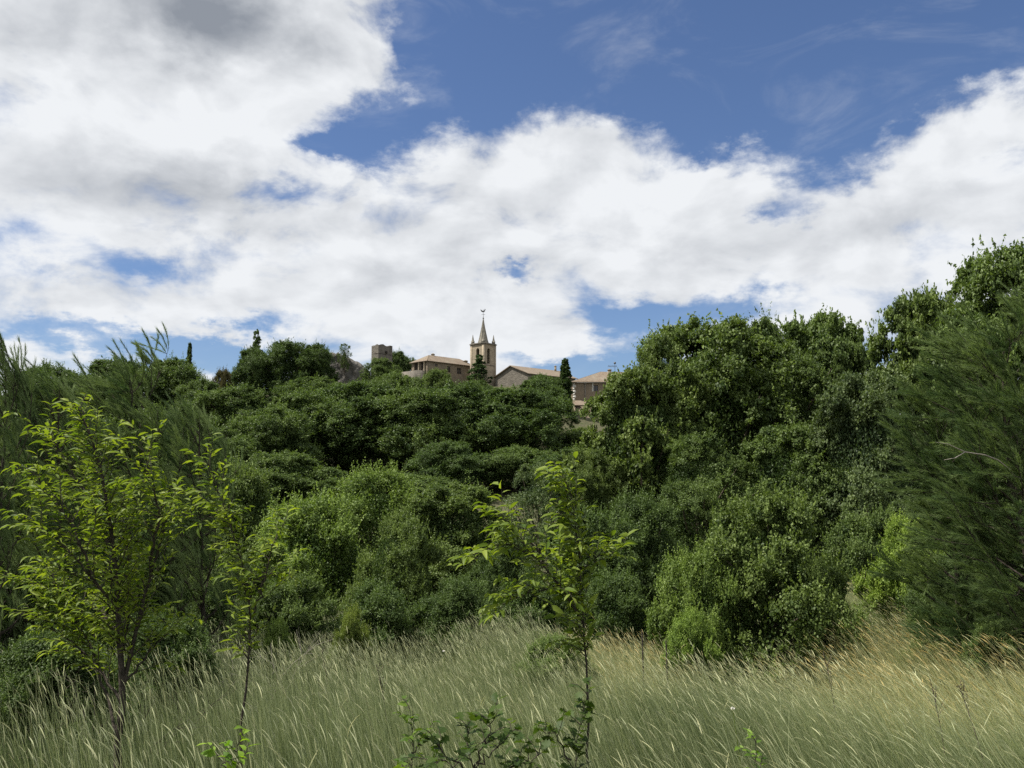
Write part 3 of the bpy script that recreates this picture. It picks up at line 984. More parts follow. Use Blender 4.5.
young_tree('young_tree', 5, 6.3, [
    ([(117, 745, 0), (121, 700, 0), (124, 650, 0), (118, 590, 0), (111, 540, 0.05), (106, 480, 0), (100, 440, 0), (78, 408, -0.05)], 1.25),
    ([(119, 610, 0), (92, 575, -0.3), (62, 545, -0.4), (30, 520, -0.4)], 0.5),
    ([(112, 550, 0), (90, 500, 0.2), (64, 455, 0.3), (40, 430, 0.3)], 0.5),
    ([(122, 640, 0), (100, 610, 0.4), (60, 590, 0.5), (15, 580, 0.5)], 0.5),
    ([(117, 740, 0), (98, 660, 0.3), (70, 610, 0.4), (52, 570, 0.5)], 0.5),
    ([(150, 560, 0.2), (160, 520, 0.0), (150, 475, -0.1), (140, 440, -0.1)], 0.45),
    ([(124, 650, 0), (130, 600, 0.4), (128, 550, 0.5), (120, 500, 0.5)], 0.4),
    ([(92, 575, -0.3), (70, 520, -0.3), (48, 490, -0.3), (30, 470, -0.3)], 0.4),
    ([(120, 700, 0), (95, 662, 0.2), (60, 632, 0.3), (28, 612, 0.3)], 0.45),
    ([(122, 690, 0), (150, 652, 0.2), (182, 618, 0.2)], 0.4),
    ([(122, 690, 0), (138, 630, 0.1), (148, 580, 0.2), (164, 535, 0.2), (172, 500, 0.2)], 0.7),
], 'yellow-green young tree with several dark stems at the left of the meadow', 0.088, 0.028, 27, 0.40, r0=0.026, start=0.42, leaf_gap=0.027)

young_tree('sapling', 8, 6.6, [
    ([(588, 740, 0), (587, 690, 0), (585, 640, 0), (583, 610, 0), (579, 560, 0), (576, 510, 0), (574, 490, 0), (561, 472, 0)], 0.75),
    ([(583, 622, 0), (566, 595, -0.1), (550, 570, -0.15), (530, 552, -0.2), (500, 540, -0.2), (470, 566, -0.2)], 0.5),
    ([(579, 570, 0), (590, 562, 0.1), (608, 552, 0.15), (622, 548, 0.2)], 0.4),
    ([(560, 585, -0.1), (535, 590, -0.2), (510, 600, -0.25), (497, 610, -0.25)], 0.4),
    ([(530, 552, -0.2), (512, 525, -0.2), (498, 512, -0.2)], 0.35),
], 'slim sapling with one bare stem and bright leaves in the middle of the meadow', 0.102, 0.042, 40, 0.30, r0=0.018, start=0.47, leaf_gap=0.034, wind=0.5, cat='sapling')

young_tree('sapling', 9, 6.0, [
    ([(241, 735, 0), (243, 700, 0), (249, 660, 0), (254, 620, 0), (246, 570, 0), (232, 525, 0), (218, 490, 0), (208, 460, 0)], 0.8),
    ([(254, 615, 0), (264, 585, -0.1), (272, 550, -0.1), (284, 520, -0.1)], 0.5),
    ([(232, 525, 0), (215, 515, 0.1), (196, 520, 0.1), (180, 512, 0.1)], 0.4),
    ([(249, 585, 0), (268, 575, 0.1), (290, 580, 0.1)], 0.4),
], 'slim sapling with a thin bare stem, close to the right of the yellow-green tree', 0.088, 0.028, 26, 0.28, r0=0.016, start=0.45, leaf_gap=0.028, cat='sapling')

SEED = "broad-leaved seedlings in the foreground grass"
for i, (st, lab, dd, sd_, tm, cl, lL, lW) in enumerate([
    ([([(470, 800, 0), (475, 750, 0), (468, 722, 0)], 0.8), ([(472, 770, 0), (500, 745, .1), (512, 728, .1)], .6), ([(472, 775, 0), (440, 748, -.1), (432, 735, -.1)], .6), ([(474, 770, 0), (486, 735, -.1), (492, 708, -.1)], .6), ([(473, 785, 0), (515, 765, -.1), (540, 750, -.1)], .6), ([(472, 785, 0), (450, 765, .1), (420, 758, .1)], .6)], 'dark oak seedling with lobed leaves in the bottom middle of the meadow', 3.7, 20, 'lobed', (0.34, 0.42, 0.6), 0.047, 0.05),
    ([([(570, 800, 0), (572, 755, 0), (578, 715, 0), (588, 692, 0)], 0.7), ([(571, 760, 0), (556, 735, 0), (540, 730, 0)], .5)], 'dark oak seedling with lobed leaves below the centre sapling', 3.9, 21, 'lobed', (0.36, 0.44, 0.6), 0.05, 0.055),
    ([([(412, 800, 0), (411, 750, 0), (409, 705, 0)], 0.6), ([(411, 760, 0), (425, 735, 0)], .4)], 'upright green seedling at the bottom, left of the dark oak seedlings', 4.0, 22, 'lance', (0.6, 0.75, 0.7), 0.05, 0.03),
    ([([(232, 800, 0), (233, 765, 0), (236, 738, 0)], 0.6), ([(232, 775, 0), (218, 755, 0)], .4)], 'small fresh green seedling at the bottom left of the meadow', 3.6, 23, 'lance', (1.1, 1.3, 1.0), 0.06, 0.034),
    ([([(755, 800, 0), (755, 765, 0), (757, 735, 0)], 0.5)], 'tiny bright green seedling at the bottom, right of the middle', 4.0, 24, 'lance', (0.8, 1.0, 0.8), 0.045, 0.025),
]):
    o = young_tree('seedling', sd_, dd, st, lab, lL, lW, 32 if tm == 'lobed' else 22, 0.13, tm, cl, r0=0.009, start=0.2, leaf_gap=0.018, wind=0.1, cat='seedling')
    o["group"] = SEED


# dry weed stalks and white flowers standing in the grass
def weed(px, py, d, label):
    g = np.random.default_rng(int(px))
    p = at(px, py, d)
    zg = float(ground(p[0], d))
    H = p[2] - zg
    b, c = MB(), MB()
    f = np.linspace(0, 1, 7)
    q = np.stack((-0.16 * H * f ** 1.6, g.normal() * 0.05 * f, H * f), -1)
    b.tube(q, np.linspace(0.005, 0.0025, 7), 5)
    O = []
    for k in range(7):
        t = g.uniform(0.62, 0.95)
        s = np.array([np.interp(t, f, q[:, i]) for i in range(3)])
        e = s + np.array((g.normal() * 0.03, g.normal() * 0.03, g.uniform(0.06, 0.14)))
        b.tube(np.array((s, (s + e) / 2 + np.array((0, 0, -.005)), e)), (0.002, 0.0018, 0.0012), 4)
        for m in range(16):
            O.append(s + (e - s) * g.uniform(0.25, 1) + g.normal(size=3) * 0.004)
    for m in range(40):
        t = g.uniform(0.8, 1)
        O.append(np.array([np.interp(t, f, q[:, i]) for i in range(3)]) + g.normal(size=3) * 0.005)
    O = np.array(O)
    X, Y, Z = frames(g.normal(size=O.shape), g.normal(size=O.shape) + np.array((0, 0, 1.0)))
    b.stamp(LEAF4_V, None, LEAF4_Q, O, X, Y, Z, g.uniform(0.006, 0.011, len(O)), g.random(len(O)))
    o = b.build('dry_weed', M_BARK)
    o.location = (p[0], d, zg)
    tag(o, label, 'weed', 'dry weed stalks in the grass')


for px, py, d, lab in [(392, 664, 8.5, 'dark dry weed stalk left of the middle, nearest the oak seedlings'), (835, 652, 9.0, 'dark dry weed stalk in front of the large meadow-edge bush'),
                       (942, 676, 7.4, 'dark dry weed stalk at the right of the meadow, left of the last one'), (988, 690, 6.8, 'rightmost dark dry weed stalk in the meadow'),
                       (334, 650, 10.5, 'dark dry weed stalk at the left half of the meadow, farthest left')]:
    weed(px, py, d, lab)


def flower(px, py, d, label):
    g = np.random.default_rng(int(px) + 5)
    p = at(px, py, d)
    zg = float(ground(p[0], d))
    H = p[2] - zg
    root = empty('white_flower', (p[0], d, zg))
    tag(root, label, 'flower', 'white flowers in the grass')
    b, c = MB(), MB()
    top = np.array((-0.05, 0, H))
    b.tube(np.array(((0, 0, 0), (0.01, 0, H * .5), top)), (0.003, 0.0025, 0.002), 5)
    n = 26
    a = g.uniform(0, 6.283, n)
    r = 0.014 * np.sqrt(g.random(n))
    O = top + np.stack((r * np.cos(a), r * np.sin(a), 0.012 - 8 * r * r + g.normal(size=n) * .002), -1)
    X, Y, Z = frames(np.array((0, -0.3, 1.0)) + g.normal(size=(n, 3)) * .35, g.normal(size=(n, 3)))
    c.stamp(LEAF4_V, None, LEAF4_Q, O, X, Y, Z, g.uniform(0.006, 0.011, n), g.random(n))
    b.build('stem', M_YOUNG, root, True)
    c.build('flower_head', M_WHITE, root)


for px, py, d, lab in [(740, 710, 6.0, 'small white flower above and left of the tiny bright seedling'), (448, 652, 10.0, 'small white flower near the back of the grass left of the sapling')]:
    flower(px, py, d, lab)

# dead twigs tangle at left edge, grey snag in the right pine
def brush(name, seed, px, py, d, w, h, n, label, mat):
    g = np.random.default_rng(seed)
    p = at(px, py, d)
    b = MB()
    base = np.array((p[0], d, float(ground(p[0], d))))
    for i in range(n):
        q = [np.array((g.uniform(-w, w), g.uniform(-.5, .5), 0))]
        dd = nrm(np.array((g.normal() * 0.8, g.normal() * 0.4, 0.9)))
        L = h * g.uniform(0.5, 1.1)
        for j in range(6):
            dd = nrm(dd + g.normal(size=3) * 0.22 + np.array((0, 0, -0.06)))
            q.append(q[-1] + dd * L / 6)
        q = np.array(q)
        b.tube(q, np.linspace(0.009, 0.002, 7), 4)
        for m in range(4):
            j = g.integers(2, 6)
            e = nrm(q[j] - q[j - 1] + g.normal(size=3) * 0.15)
            b.tube(np.array([q[j] + e * f * L * 0.3 + np.array((0, 0, -0.04)) * f for f in (0, .5, 1)]), (0.004, 0.003, 0.0015), 3)
    o = b.build(name, mat, None, True)
    o.location = base
    tag(o, label, 'brush')


brush('dead_brush', 3, 45, 690, 8.0, 0.9, 1.1, 46, 'tangle of bare dry twigs at the left edge behind the yellow-green tree', M_TWIG)

brush('dead_brush', 9, 262, 640, 12.0, 0.5, 1.3, 14, 'pale dead twigs in the shade right of the yellow-green tree', M_DEAD)


def dead_branch():
    b = MB()
    g = np.random.default_rng(4)
    s = at(985, 455, 11.0)
    p = [at(985, 455, 11.0), at(965, 452, 10.8), at(948, 444, 10.7), at(935, 442, 10.6)]
    b.tube(np.array(p) - s, (0.009, 0.007, 0.005, 0.002), 5)
    b.tube(np.array([at(965, 452, 10.8), at(955, 458, 10.7), at(944, 460, 10.65)]) - s, (0.007, 0.005, 0.002), 4)
    b.tube(np.array([at(1010, 470, 11.6), at(998, 460, 11.3), at(985, 455, 11.0)]) - s, (0.009, 0.0095, 0.009), 5)
    o = b.build('dead_branch', M_DEAD, None, True)
    o.location = s
    tag(o, 'bare silvery dead branch poking out of the big right-hand pine', 'dead branch')


dead_branch()

# thin dry plant stems in the meadow, modelled like stakes
for i, (px, yt, yb, d, lab) in enumerate([(642, 630, 668, 12.0, 'thin dark dry stem in the grass left of the bright bush, the taller of two'),
                                          (666, 640, 670, 11.6, 'thin dark dry stem in the grass closer to the bright bush, the shorter of two')]):
    p = at(px, yt, d)
    zg = float(ground(p[0], d))
    b = MB()
    hh = p[2] - zg
    b.tube(np.array(((0, 0, -0.1), (0.01, 0, hh * .5), (0.0, 0, hh - 0.03), (0, 0, hh))), (0.012, 0.011, 0.010, 0.004), 6)
    o = b.build('dry_stem', M_TWIG, None, True)
    o.location = (p[0], d, zg)
    tag(o, lab, 'dry_stem', 'dry stems at the far side of the meadow')


# ------------------------------------------------------------------ meadow grass
def make_grass():
    g = np.random.default_rng(77)
    W = np.array((-1.0, 0.12, 0.0))

    def scatter(n):
        y = np.sqrt(g.uniform(2.2 ** 2, 21.0 ** 2, n))
        x = g.uniform(-1, 1, n) * (0.66 * y + 2.0)
        return x, y

    def field(x, y, s, ph):
        return 0.5 + 0.25 * (np.sin(x * s + ph + 1.3 * np.sin(y * s * .7 + ph)) + np.sin(y * s * 1.2 - ph * 2 + 1.1 * np.sin(x * s * .8)))

    def strips(x, y, h, w, lean, seg, tint, bendp=1.8):
        n = len(x)
        B = np.stack((x, y, ground(x, y) - 0.02), -1)
        dirn = nrm(W[None] + g.normal(size=(n, 3)) * np.array((0.45, 0.45, 0)))
        yaw = g.uniform(0, np.pi, n)
        side = np.stack((np.cos(yaw), np.sin(yaw), np.zeros(n)), -1)
        f = np.linspace(0, 1, seg + 1)
        C = B[:, None] + np.array((0, 0, 1.0)) * (h * (1 - 0.25 * lean))[:, None, None] * (f[None, :, None] * (1 - 0.32 * lean[:, None, None] * f[None, :, None] ** 1.5)) \
            + dirn[:, None] * (h * lean)[:, None, None] * (f[None, :, None] ** bendp)
        wd = w[:, None] * np.array([1.0, 0.9, 0.65, 0.12] if seg == 3 else [1, 1, .9, .8, .6])[None]
        Lf = C - side[:, None] * wd[..., None] / 2
        Rt = C + side[:, None] * wd[..., None] / 2
        V = np.stack((Lf, Rt), 2).reshape(n, -1, 3)
        K = (seg + 1) * 2
        q = np.array([(2 * i, 2 * i + 1, 2 * i + 3, 2 * i + 2) for i in range(seg)])
        Q = (np.arange(n)[:, None, None] * K + q[None]).reshape(-1, 4)
        return V.reshape(-1, 3), Q, np.repeat(tint, seg), C, dirn, side

    mb = MB()
    # leafy blades
    n = 200000
    x, y = scatter(n)
    fl = field(x, y, 0.9, 0.4)
    rel = x / np.maximum(y, 1)
    h = (0.40 + 0.42 * g.random(n)) * (0.7 + 0.35 * fl + 0.25 * field(x, y, 3.3, 0.9))
    blond = lambda: np.clip((rel - 0.27 + 0.3 * (field(x, y, 0.8, 5.0) - .5)) * 4, 0, 1) * np.clip((y - 6.5) / 4, 0, 1) + np.clip(1 - ((rel - 0.16) / 0.11) ** 2, 0, 1) * np.clip((y - 9.5) / 2.5, 0, 1) * 0.8
    straw = np.clip(blond(), 0, 1)
    tint = np.clip(0.65 * g.random(n) ** 1.6 * (0.3 + 0.9 * field(x, y, 1.1, 2.0)) + 0.75 * straw * g.random(n), 0, 1)
    lean = np.clip(g.uniform(0.08, 0.38, n) + 0.22 * np.clip(rel * 1.6 + 0.2, 0, 1), 0, 0.75)
    V, Q, T, *_ = strips(x, y, h, g.uniform(0.003, 0.007, n), lean, 3, tint, 1.4)
    mb.add(V, None, Q, t4=T)
    # tall stalks
    n = 80000
    x, y = scatter(n)
    keep = g.random(n) < 0.30 + 0.85 * field(x, y, 0.55, 1.7)
    x, y = x[keep], y[keep]
    n = len(x)
    rel = x / np.maximum(y, 1)
    h = g.uniform(0.66, 1.12, n) * (0.72 + 0.3 * field(x, y, 0.8, 3.0) + 0.2 * field(x, y, 2.9, 1.9)) * (1 + 0.22 * (g.random(n) > 0.97))
    straw = np.clip(blond(), 0, 1)
    tint = np.clip(0.55 * g.random(n) * (0.5 + 0.8 * field(x, y, 1.3, 0.2)) + 0.15 + 0.6 * straw * g.random(n) ** 0.5, 0, 1)
    lean = np.clip(g.uniform(0.10, 0.36, n) + 0.22 * np.clip(rel * 1.6 + 0.2, 0, 1), 0, 0.7)
    V, Q, T, C, dirn, side = strips(x, y, h, g.uniform(0.0022, 0.0034, n), lean, 4, tint, 1.35)
    mb.add(V, None, Q, t4=T)
    o = mb.build('meadow_grass', M_GRASS)
    tag(o, 'tall wind-blown meadow grass with pale seed heads', 'grass', kind='stuff')
    # slender nodding seed heads: a tapering three-bladed spike that carries on the line of its stalk
    have = g.random(n) < 0.20 + 0.55 * field(x, y, 0.7, 4.1) + 0.3 * np.clip((y - 9) / 4, 0, 1)
    C, dirn, straw = C[have], dirn[have], straw[have]
    n = len(C)
    sb = MB()
    tip, tanv = C[:, -1], nrm(C[:, -1] - C[:, -2])
    hl = g.uniform(0.07, 0.14, n)
    droop = nrm(dirn + np.array((0, 0, -0.45)))
    k = 5
    ff = np.linspace(0, 1, k)
    nod = g.uniform(0.0, 0.45, n)
    L_ = tip[:, None] + tanv[:, None] * (hl[:, None] * ff[None])[..., None] + droop[:, None] * ((hl * nod)[:, None] * ff[None] ** 2)[..., None]
    wd = np.array((0.35, 0.9, 1.0, 0.75, 0.08))[None] * g.uniform(0.0017, 0.0033, n)[:, None]
    tn = nrm(tanv + droop * 0.4)
    q = np.array([(2 * i, 2 * i + 1, 2 * i + 3, 2 * i + 2) for i in range(k - 1)])
    tt = np.clip(0.1 + 0.5 * g.random(n) + 0.5 * straw, 0, 1)
    ref = nrm(np.cross(tn, g.normal(size=(n, 3))))
    ref2 = np.cross(tn, ref)
    for a_ in (0, 1.05, 2.1):
        sd_ = (ref * math.cos(a_) + ref2 * math.sin(a_))[:, None] * wd[..., None]
        V = np.stack((L_ - sd_, L_ + sd_), 2).reshape(n, -1, 3)
        Q = (np.arange(n)[:, None, None] * 2 * k + q[None]).reshape(-1, 4)
        sb.add(V.reshape(-1, 3), None, Q, t4=np.repeat(tt, k - 1))
    s = sb.build('seed_heads', M_SEED, o)
    s["kind"] = 'stuff'


make_grass()

# ------------------------------------------------------------------ buildings
ROT45 = R(41)


def panel(mb, o, u, n, w, h, holes, depth=0.28):
    """wall face of size w x h from corner o along u, outward normal n; holes = (x0, z0, x1, z1) with reveals"""
    o, u, n = (np.asarray(q, float) for q in (o, u, n))
    up = np.array((0, 0, 1.0))
    xs = sorted({0.0, w, *[q for b in holes for q in (b[0], b[2])]})
    zs = sorted({0.0, h, *[q for b in holes for q in (b[1], b[3])]})
    pt = lambda x, z, k=0.0: o + u * x + up * z - n * k
    for i in range(len(xs) - 1):
        for j in range(len(zs) - 1):
            cx, cz = (xs[i] + xs[i + 1]) / 2, (zs[j] + zs[j + 1]) / 2
            if any(b[0] < cx < b[2] and b[1] < cz < b[3] for b in holes):
                continue
            mb.add([pt(xs[i], zs[j]), pt(xs[i + 1], zs[j]), pt(xs[i + 1], zs[j + 1]), pt(xs[i], zs[j + 1])], None, [(0, 1, 2, 3)])
    for (a, b, c, d) in holes:
        r = [(a, b), (c, b), (c, d), (a, d)]
        for k in range(4):
            p, q = r[k], r[(k + 1) % 4]
            mb.add([pt(*p), pt(*q), pt(*q, depth), pt(*p, depth)], None, [(0, 3, 2, 1)])


def window(root, o, u, n, b, depth=0.22, shutter=False, name='window', bars=True):
    """frame ring + pane set inside the opening b"""
    o, u, n = (np.asarray(q, float) for q in (o, u, n))
    up = np.array((0, 0, 1.0))
    a, z0, c, z1 = b
    fr = MB()
    w, h = c - a, z1 - z0
    ang = math.atan2(u[1], u[0])

    def bar(x, z, sx, sz):
        fr.box(o + u * x + up * z - n * (depth - 0.03), (sx, 0.07, sz), ang)
    t = 0.09
    bar(a + t / 2 + .003, (z0 + z1) / 2, t, h - .01)
    bar(c - t / 2 - .003, (z0 + z1) / 2, t, h - .01)
    bar((a + c) / 2, z0 + t / 2 + .003, w - 2 * t - .012, t)
    bar((a + c) / 2, z1 - t / 2 - .003, w - 2 * t - .012, t)
    if bars:
        bar((a + c) / 2, (z0 + z1) / 2, 0.05, h - 2 * t - .012)
    f = fr.build(name, M_WOOD, root)
    p = MB()
    q = [o + u * (a + .01) + up * (z0 + .01) - n * depth, o + u * (c - .01) + up * (z0 + .01) - n * depth, o + u * (c - .01) + up * (z1 - .01) - n * depth, o + u * (a + .01) + up * (z1 - .01) - n * depth]
    p.prism(q, 0.02, -n)
    p.build('pane', M_GLASS, f)
    return f


def tiled_slope(mb, a, b, c, d, t=0.16):
    """roof slab a-b (eave) c-d (ridge), thickness t along its normal"""
    a, b, c, d = (np.asarray(q, float) for q in (a, b, c, d))
    n = nrm(np.cross(b - a, d - a))
    if n[2] < 0:
        n = -n
    poly = [a, b, c, d] if not np.allclose(c, d) else [a, b, c]
    mb.prism(poly, t, n)


def chimney(root, c, s, h):
    b = MB()
    b.box((c[0], c[1], c[2] + h / 2), (s, s, h))
    b.box((c[0], c[1], c[2] + h + 0.06), (s * 1.25, s * 1.25, 0.12))
    b.box((c[0], c[1], c[2] + h + 0.2), (s * 0.55, s * 0.55, 0.16))
    b.build('chimney', M_STONE_PALE, root)


UP = np.array((0, 0, 1.0))


# -- church belfry with spire
def belfry():
    p = at(483.5, 385, 203.5)
    zg = float(ground(p[0], 204)) - 1.0
    root = empty('church_tower', (p[0], 203.5, zg), 0)
    tag(root, 'square stone church belfry with a pointed spire and corner pinnacles', 'church tower')
    k = 203.5 / F
    zt = at(483.5, 343.5, 203.5)[2] - zg
    ang = math.atan2(11.7, 13.5)
    s = 25.2 * k / (math.cos(ang) + math.sin(ang))
    # front corner at origin; left face runs to the left-back, right face to the right-back
    uL = np.array((-math.cos(ang), math.sin(ang), 0))
    uR = np.array((math.sin(ang), math.cos(ang), 0))
    w = MB()
    zo0, zo1 = at(483, 363, 203.5)[2] - zg, at(483, 349.5, 203.5)[2] - zg
    hw = 0.52

    def face(o, u, n, mid):
        a, c = mid - hw, mid + hw
        zs = zo1 - hw * 0.0
        panel(w, o, u, n, s, zt, [(a, zo0, c, zo1 + hw)], 0.45)
        # arch head
        m = 10
        arc = [(mid + hw * math.cos(t), zo1 + hw * math.sin(t)) for t in np.linspace(0, math.pi, m)]
        pt = lambda x, z, k2=0.004: o + u * x + UP * z - n * k2
        for half in (arc[:m // 2 + 0], arc[m // 2:]):
            cornerx = c if half[0][0] > mid else a
            for i in range(len(half) - 1):
                w.add([pt(cornerx, zo1 + hw), pt(*half[i]), pt(*half[i + 1])], [(0, 1, 2)], None)
        w.add([pt(c, zo1 + hw), pt(*arc[m // 2 - 1]), pt(*arc[m // 2]), pt(a, zo1 + hw)], None, [(0, 1, 2, 3)])
        for i in range(m - 1):
            w.add([pt(*arc[i]), pt(*arc[i + 1]), pt(*arc[i + 1], 0.45), pt(*arc[i], 0.45)], None, [(0, 1, 2, 3)])
    O = np.zeros(3)
    nL = np.array((-math.sin(ang), -math.cos(ang), 0))
    nR = np.array((math.cos(ang), -math.sin(ang), 0))
    face(O + uL * s, -uL, nL, s * 0.54)
    face(O, uR, nR, s * 0.42)
    panel(w, O + uR * s, uL, -nL, s, zt, [])
    panel(w, O + uR * s + uL * s, -uR, -nR, s, zt, [])
    cen = (uL + uR) * s / 2
    rot = math.atan2(uR[1], uR[0])
    w.box(cen + UP * (zo0 - 0.15), (s - 0.02, s - 0.02, 0.2), rot)
    # quoin strips, slightly proud
    for c0 in (O, uL * s, uR * s):
        inn = nrm(cen - c0)
        w.box(c0 + inn * 0.22 + UP * zt / 2, (0.55, 0.55, zt - 0.02), rot)
    w.build('wall', M_STONE_PALE, root)
    c_ = MB()
    c_.box(cen + UP * (zt + 0.10), (s + 0.55, s + 0.55, 0.20), rot)
    c_.box(cen + UP * (zt + 0.27), (s + 0.32, s + 0.32, 0.14), rot)
    c_.build('cornice', M_STONE_GREY, root)
    c_ = MB()
    c_.box(cen + UP * (zo0 - 0.35), (s + 0.22, s + 0.22, 0.16), rot)
    c_.build('string_course', M_STONE_GREY, root)
    # bell beams in openings
    b = MB()
    b.box(cen + UP * (zo0 + 1.9), (s - 0.9, 0.25, 0.25), rot)
    prof = [(0.02, 1.75), (0.22, 1.72), (0.33, 1.45), (0.42, 1.05), (0.58, 0.85), (0.58, 0.80)]
    m = 14
    V = [cen + np.array((r * math.cos(t), r * math.sin(t), zo0 + z)) for r, z in prof for t in np.linspace(0, 2 * math.pi, m, endpoint=False)]
    q = [(i * m + j, i * m + (j + 1) % m, (i + 1) * m + (j + 1) % m, (i + 1) * m + j) for i in range(len(prof) - 1) for j in range(m)]
    b.add(V, None, q)
    b.build('bell', M_METAL, root)
    # spire: octagonal, slightly concave foot
    zs = zt + 0.34
    za = at(484, 317, 203.5)[2] - zg
    sp = MB()
    rb = 5.9 * k
    lev = [(rb * 1.02, zs), (rb * 0.80, zs + (za - zs) * 0.16), (rb * 0.54, zs + (za - zs) * 0.42), (rb * 0.25, zs + (za - zs) * 0.72), (0.06, za)]
    V = [cen + np.array((r * math.cos(t), r * math.sin(t), z)) for r, z in lev for t in np.arange(8) * math.pi / 4 + rot + math.pi / 8]
    q = [(i * 8 + j, i * 8 + (j + 1) % 8, (i + 1) * 8 + (j + 1) % 8, (i + 1) * 8 + j) for i in range(len(lev) - 1) for j in range(8)]
    sp.add(V, None, q)
    for t in np.arange(8) * math.pi / 4 + rot + math.pi / 8:   # ribs along the edges
        sp.tube(np.array([cen + np.array((r * math.cos(t), r * math.sin(t), z)) for r, z in lev]), 0.07, 5)
    sp.build('spire', M_SPIRE, root)
    for c0 in (O, uL * s, uR * s, (uL + uR) * s):
        c1 = c0 + (cen - c0) * 0.16
        pn = MB()
        pn.box(c1 + UP * (zs + 0.35), (0.62, 0.62, 0.7), rot)
        hh = 2.3
        V = [c1 + np.array((0.31 * math.cos(t) * f, 0.31 * math.sin(t) * f, zs + z)) for f, z in ((1.05, 0.7), (0.75, 1.1), (0.12, hh)) for t in np.arange(6) * math.pi / 3]
        pn.add(V, None, [(i * 6 + j, i * 6 + (j + 1) % 6, (i + 1) * 6 + (j + 1) % 6, (i + 1) * 6 + j) for i in range(2) for j in range(6)])
        pn.build('pinnacle', M_SPIRE, root)
    v = MB()
    v.tube(np.array((cen + UP * (za - 0.2), cen + UP * (za + 1.2), cen + UP * (za + 2.5))), (0.07, 0.05, 0.03), 6)
    m = 8
    for z, r in ((za + 0.25, 0.2),):
        V = [cen + np.array((r * math.sin(a) * math.cos(t), r * math.sin(a) * math.sin(t), z + r * math.cos(a))) for a in np.linspace(0.05, 3.09, 6) for t in np.linspace(0, 6.283, m, endpoint=False)]
        v.add(V, None, [(i * m + j, i * m + (j + 1) % m, (i + 1) * m + (j + 1) % m, (i + 1) * m + j) for i in range(5) for j in range(m)])
    v.box(cen + UP * (za + 1.2), (0.9, 0.06, 0.06), 0.2)
    prof = [(-0.55, 0.25), (-0.75, 0.75), (-0.45, 0.6), (-0.1, 0.35), (0.25, 0.5), (0.35, 0.85), (0.5, 0.8), (0.62, 0.7), (0.48, 0.62), (0.42, 0.3), (0.2, 0.05), (-0.2, 0.03)]
    v.prism([cen + np.array((x, 0, za + 1.75 + z)) for x, z in prof], 0.05, (0, 1, 0))
    v.build('weathercock', M_METAL, root)


belfry()


# -- generic gabled or hipped house standing on a corner
def house(name, label, px, d, yeave, ang, LL, LR, rise, zdrop, wallmat, holesL=(), holesR=(), hip=True, ridge_along='R', over=0.45):
    p = at(px, yeave, d)
    zg = float(ground(p[0], d)) - zdrop
    h = p[2] - zg
    root = empty(name, (p[0], d, zg))
    tag(root, label, 'house')
    uL = np.array((-math.cos(ang), math.sin(ang), 0))
    uR = np.array((math.sin(ang), math.cos(ang), 0))
    nL = np.array((-math.sin(ang), -math.cos(ang), 0))
    nR = np.array((math.cos(ang), -math.sin(ang), 0))
    O = np.zeros(3)
    w = MB()
    panel(w, O + uL * LL, -uL, nL, LL, h, [(LL - b[2], b[1] + h, LL - b[0], b[3] + h) for b in holesL])
    panel(w, O, uR, nR, LR, h, [(b[0], b[1] + h, b[2], b[3] + h) for b in holesR])
    panel(w, O + uR * LR, uL, -nL, LL, h, [])
    panel(w, O + uR * LR + uL * LL, -uR, -nR, LR, h, [])
    rf = MB()
    A, B, C_, D = O, uR * LR, uR * LR + uL * LL, uL * LL
    z = UP * h
    mid = uL * LL / 2
    slope = rise / (LL / 2)
    e = over
    if hip:
        r1, r2 = mid + uR * min(LL * 0.5, LR * 0.45) + UP * (h + rise), mid + uR * (LR - min(LL * 0.35, LR * 0.45)) + UP * (h + rise)
        ex = lambda P, a, b: P + uL * a * e + uR * b * e + UP * (h - slope * e + 0.02)
        a, b, c, dd = ex(A, -1, -1), ex(B, -1, 1), ex(C_, 1, 1), ex(D, 1, -1)
        tiled_slope(rf, a, b, r2, r1)
        tiled_slope(rf, c, dd, r1, r2)
        tiled_slope(rf, dd, a, r1, r1)
        tiled_slope(rf, b, c, r2, r2)
    else:
        r1, r2 = mid - uR * e + UP * (h + rise), mid + uR * (LR + e) + UP * (h + rise)
        ex = lambda P, a, b: P + uL * a * e + uR * b * e + UP * (h - slope * e + 0.02)
        a, b, c, dd = ex(A, -1, -1), ex(B, -1, 1), ex(C_, 1, 1), ex(D, 1, -1)
        tiled_slope(rf, a, b, r2, r1)
        tiled_slope(rf, c, dd, r1, r2)
        for P, Q in ((A, D), (B, C_)):
            w.add([P + z, Q + z, (P + Q) / 2 + UP * (h + rise - 0.02)], [(0, 1, 2)])
    w.build('wall', wallmat, root)
    roof = rf.build('roof', M_TILE, root)
    return dict(root=root, roof=roof, h=h, uL=uL, uR=uR, nL=nL, nR=nR, zg=zg, LL=LL, LR=LR, rise=rise)


k2 = 200 / F
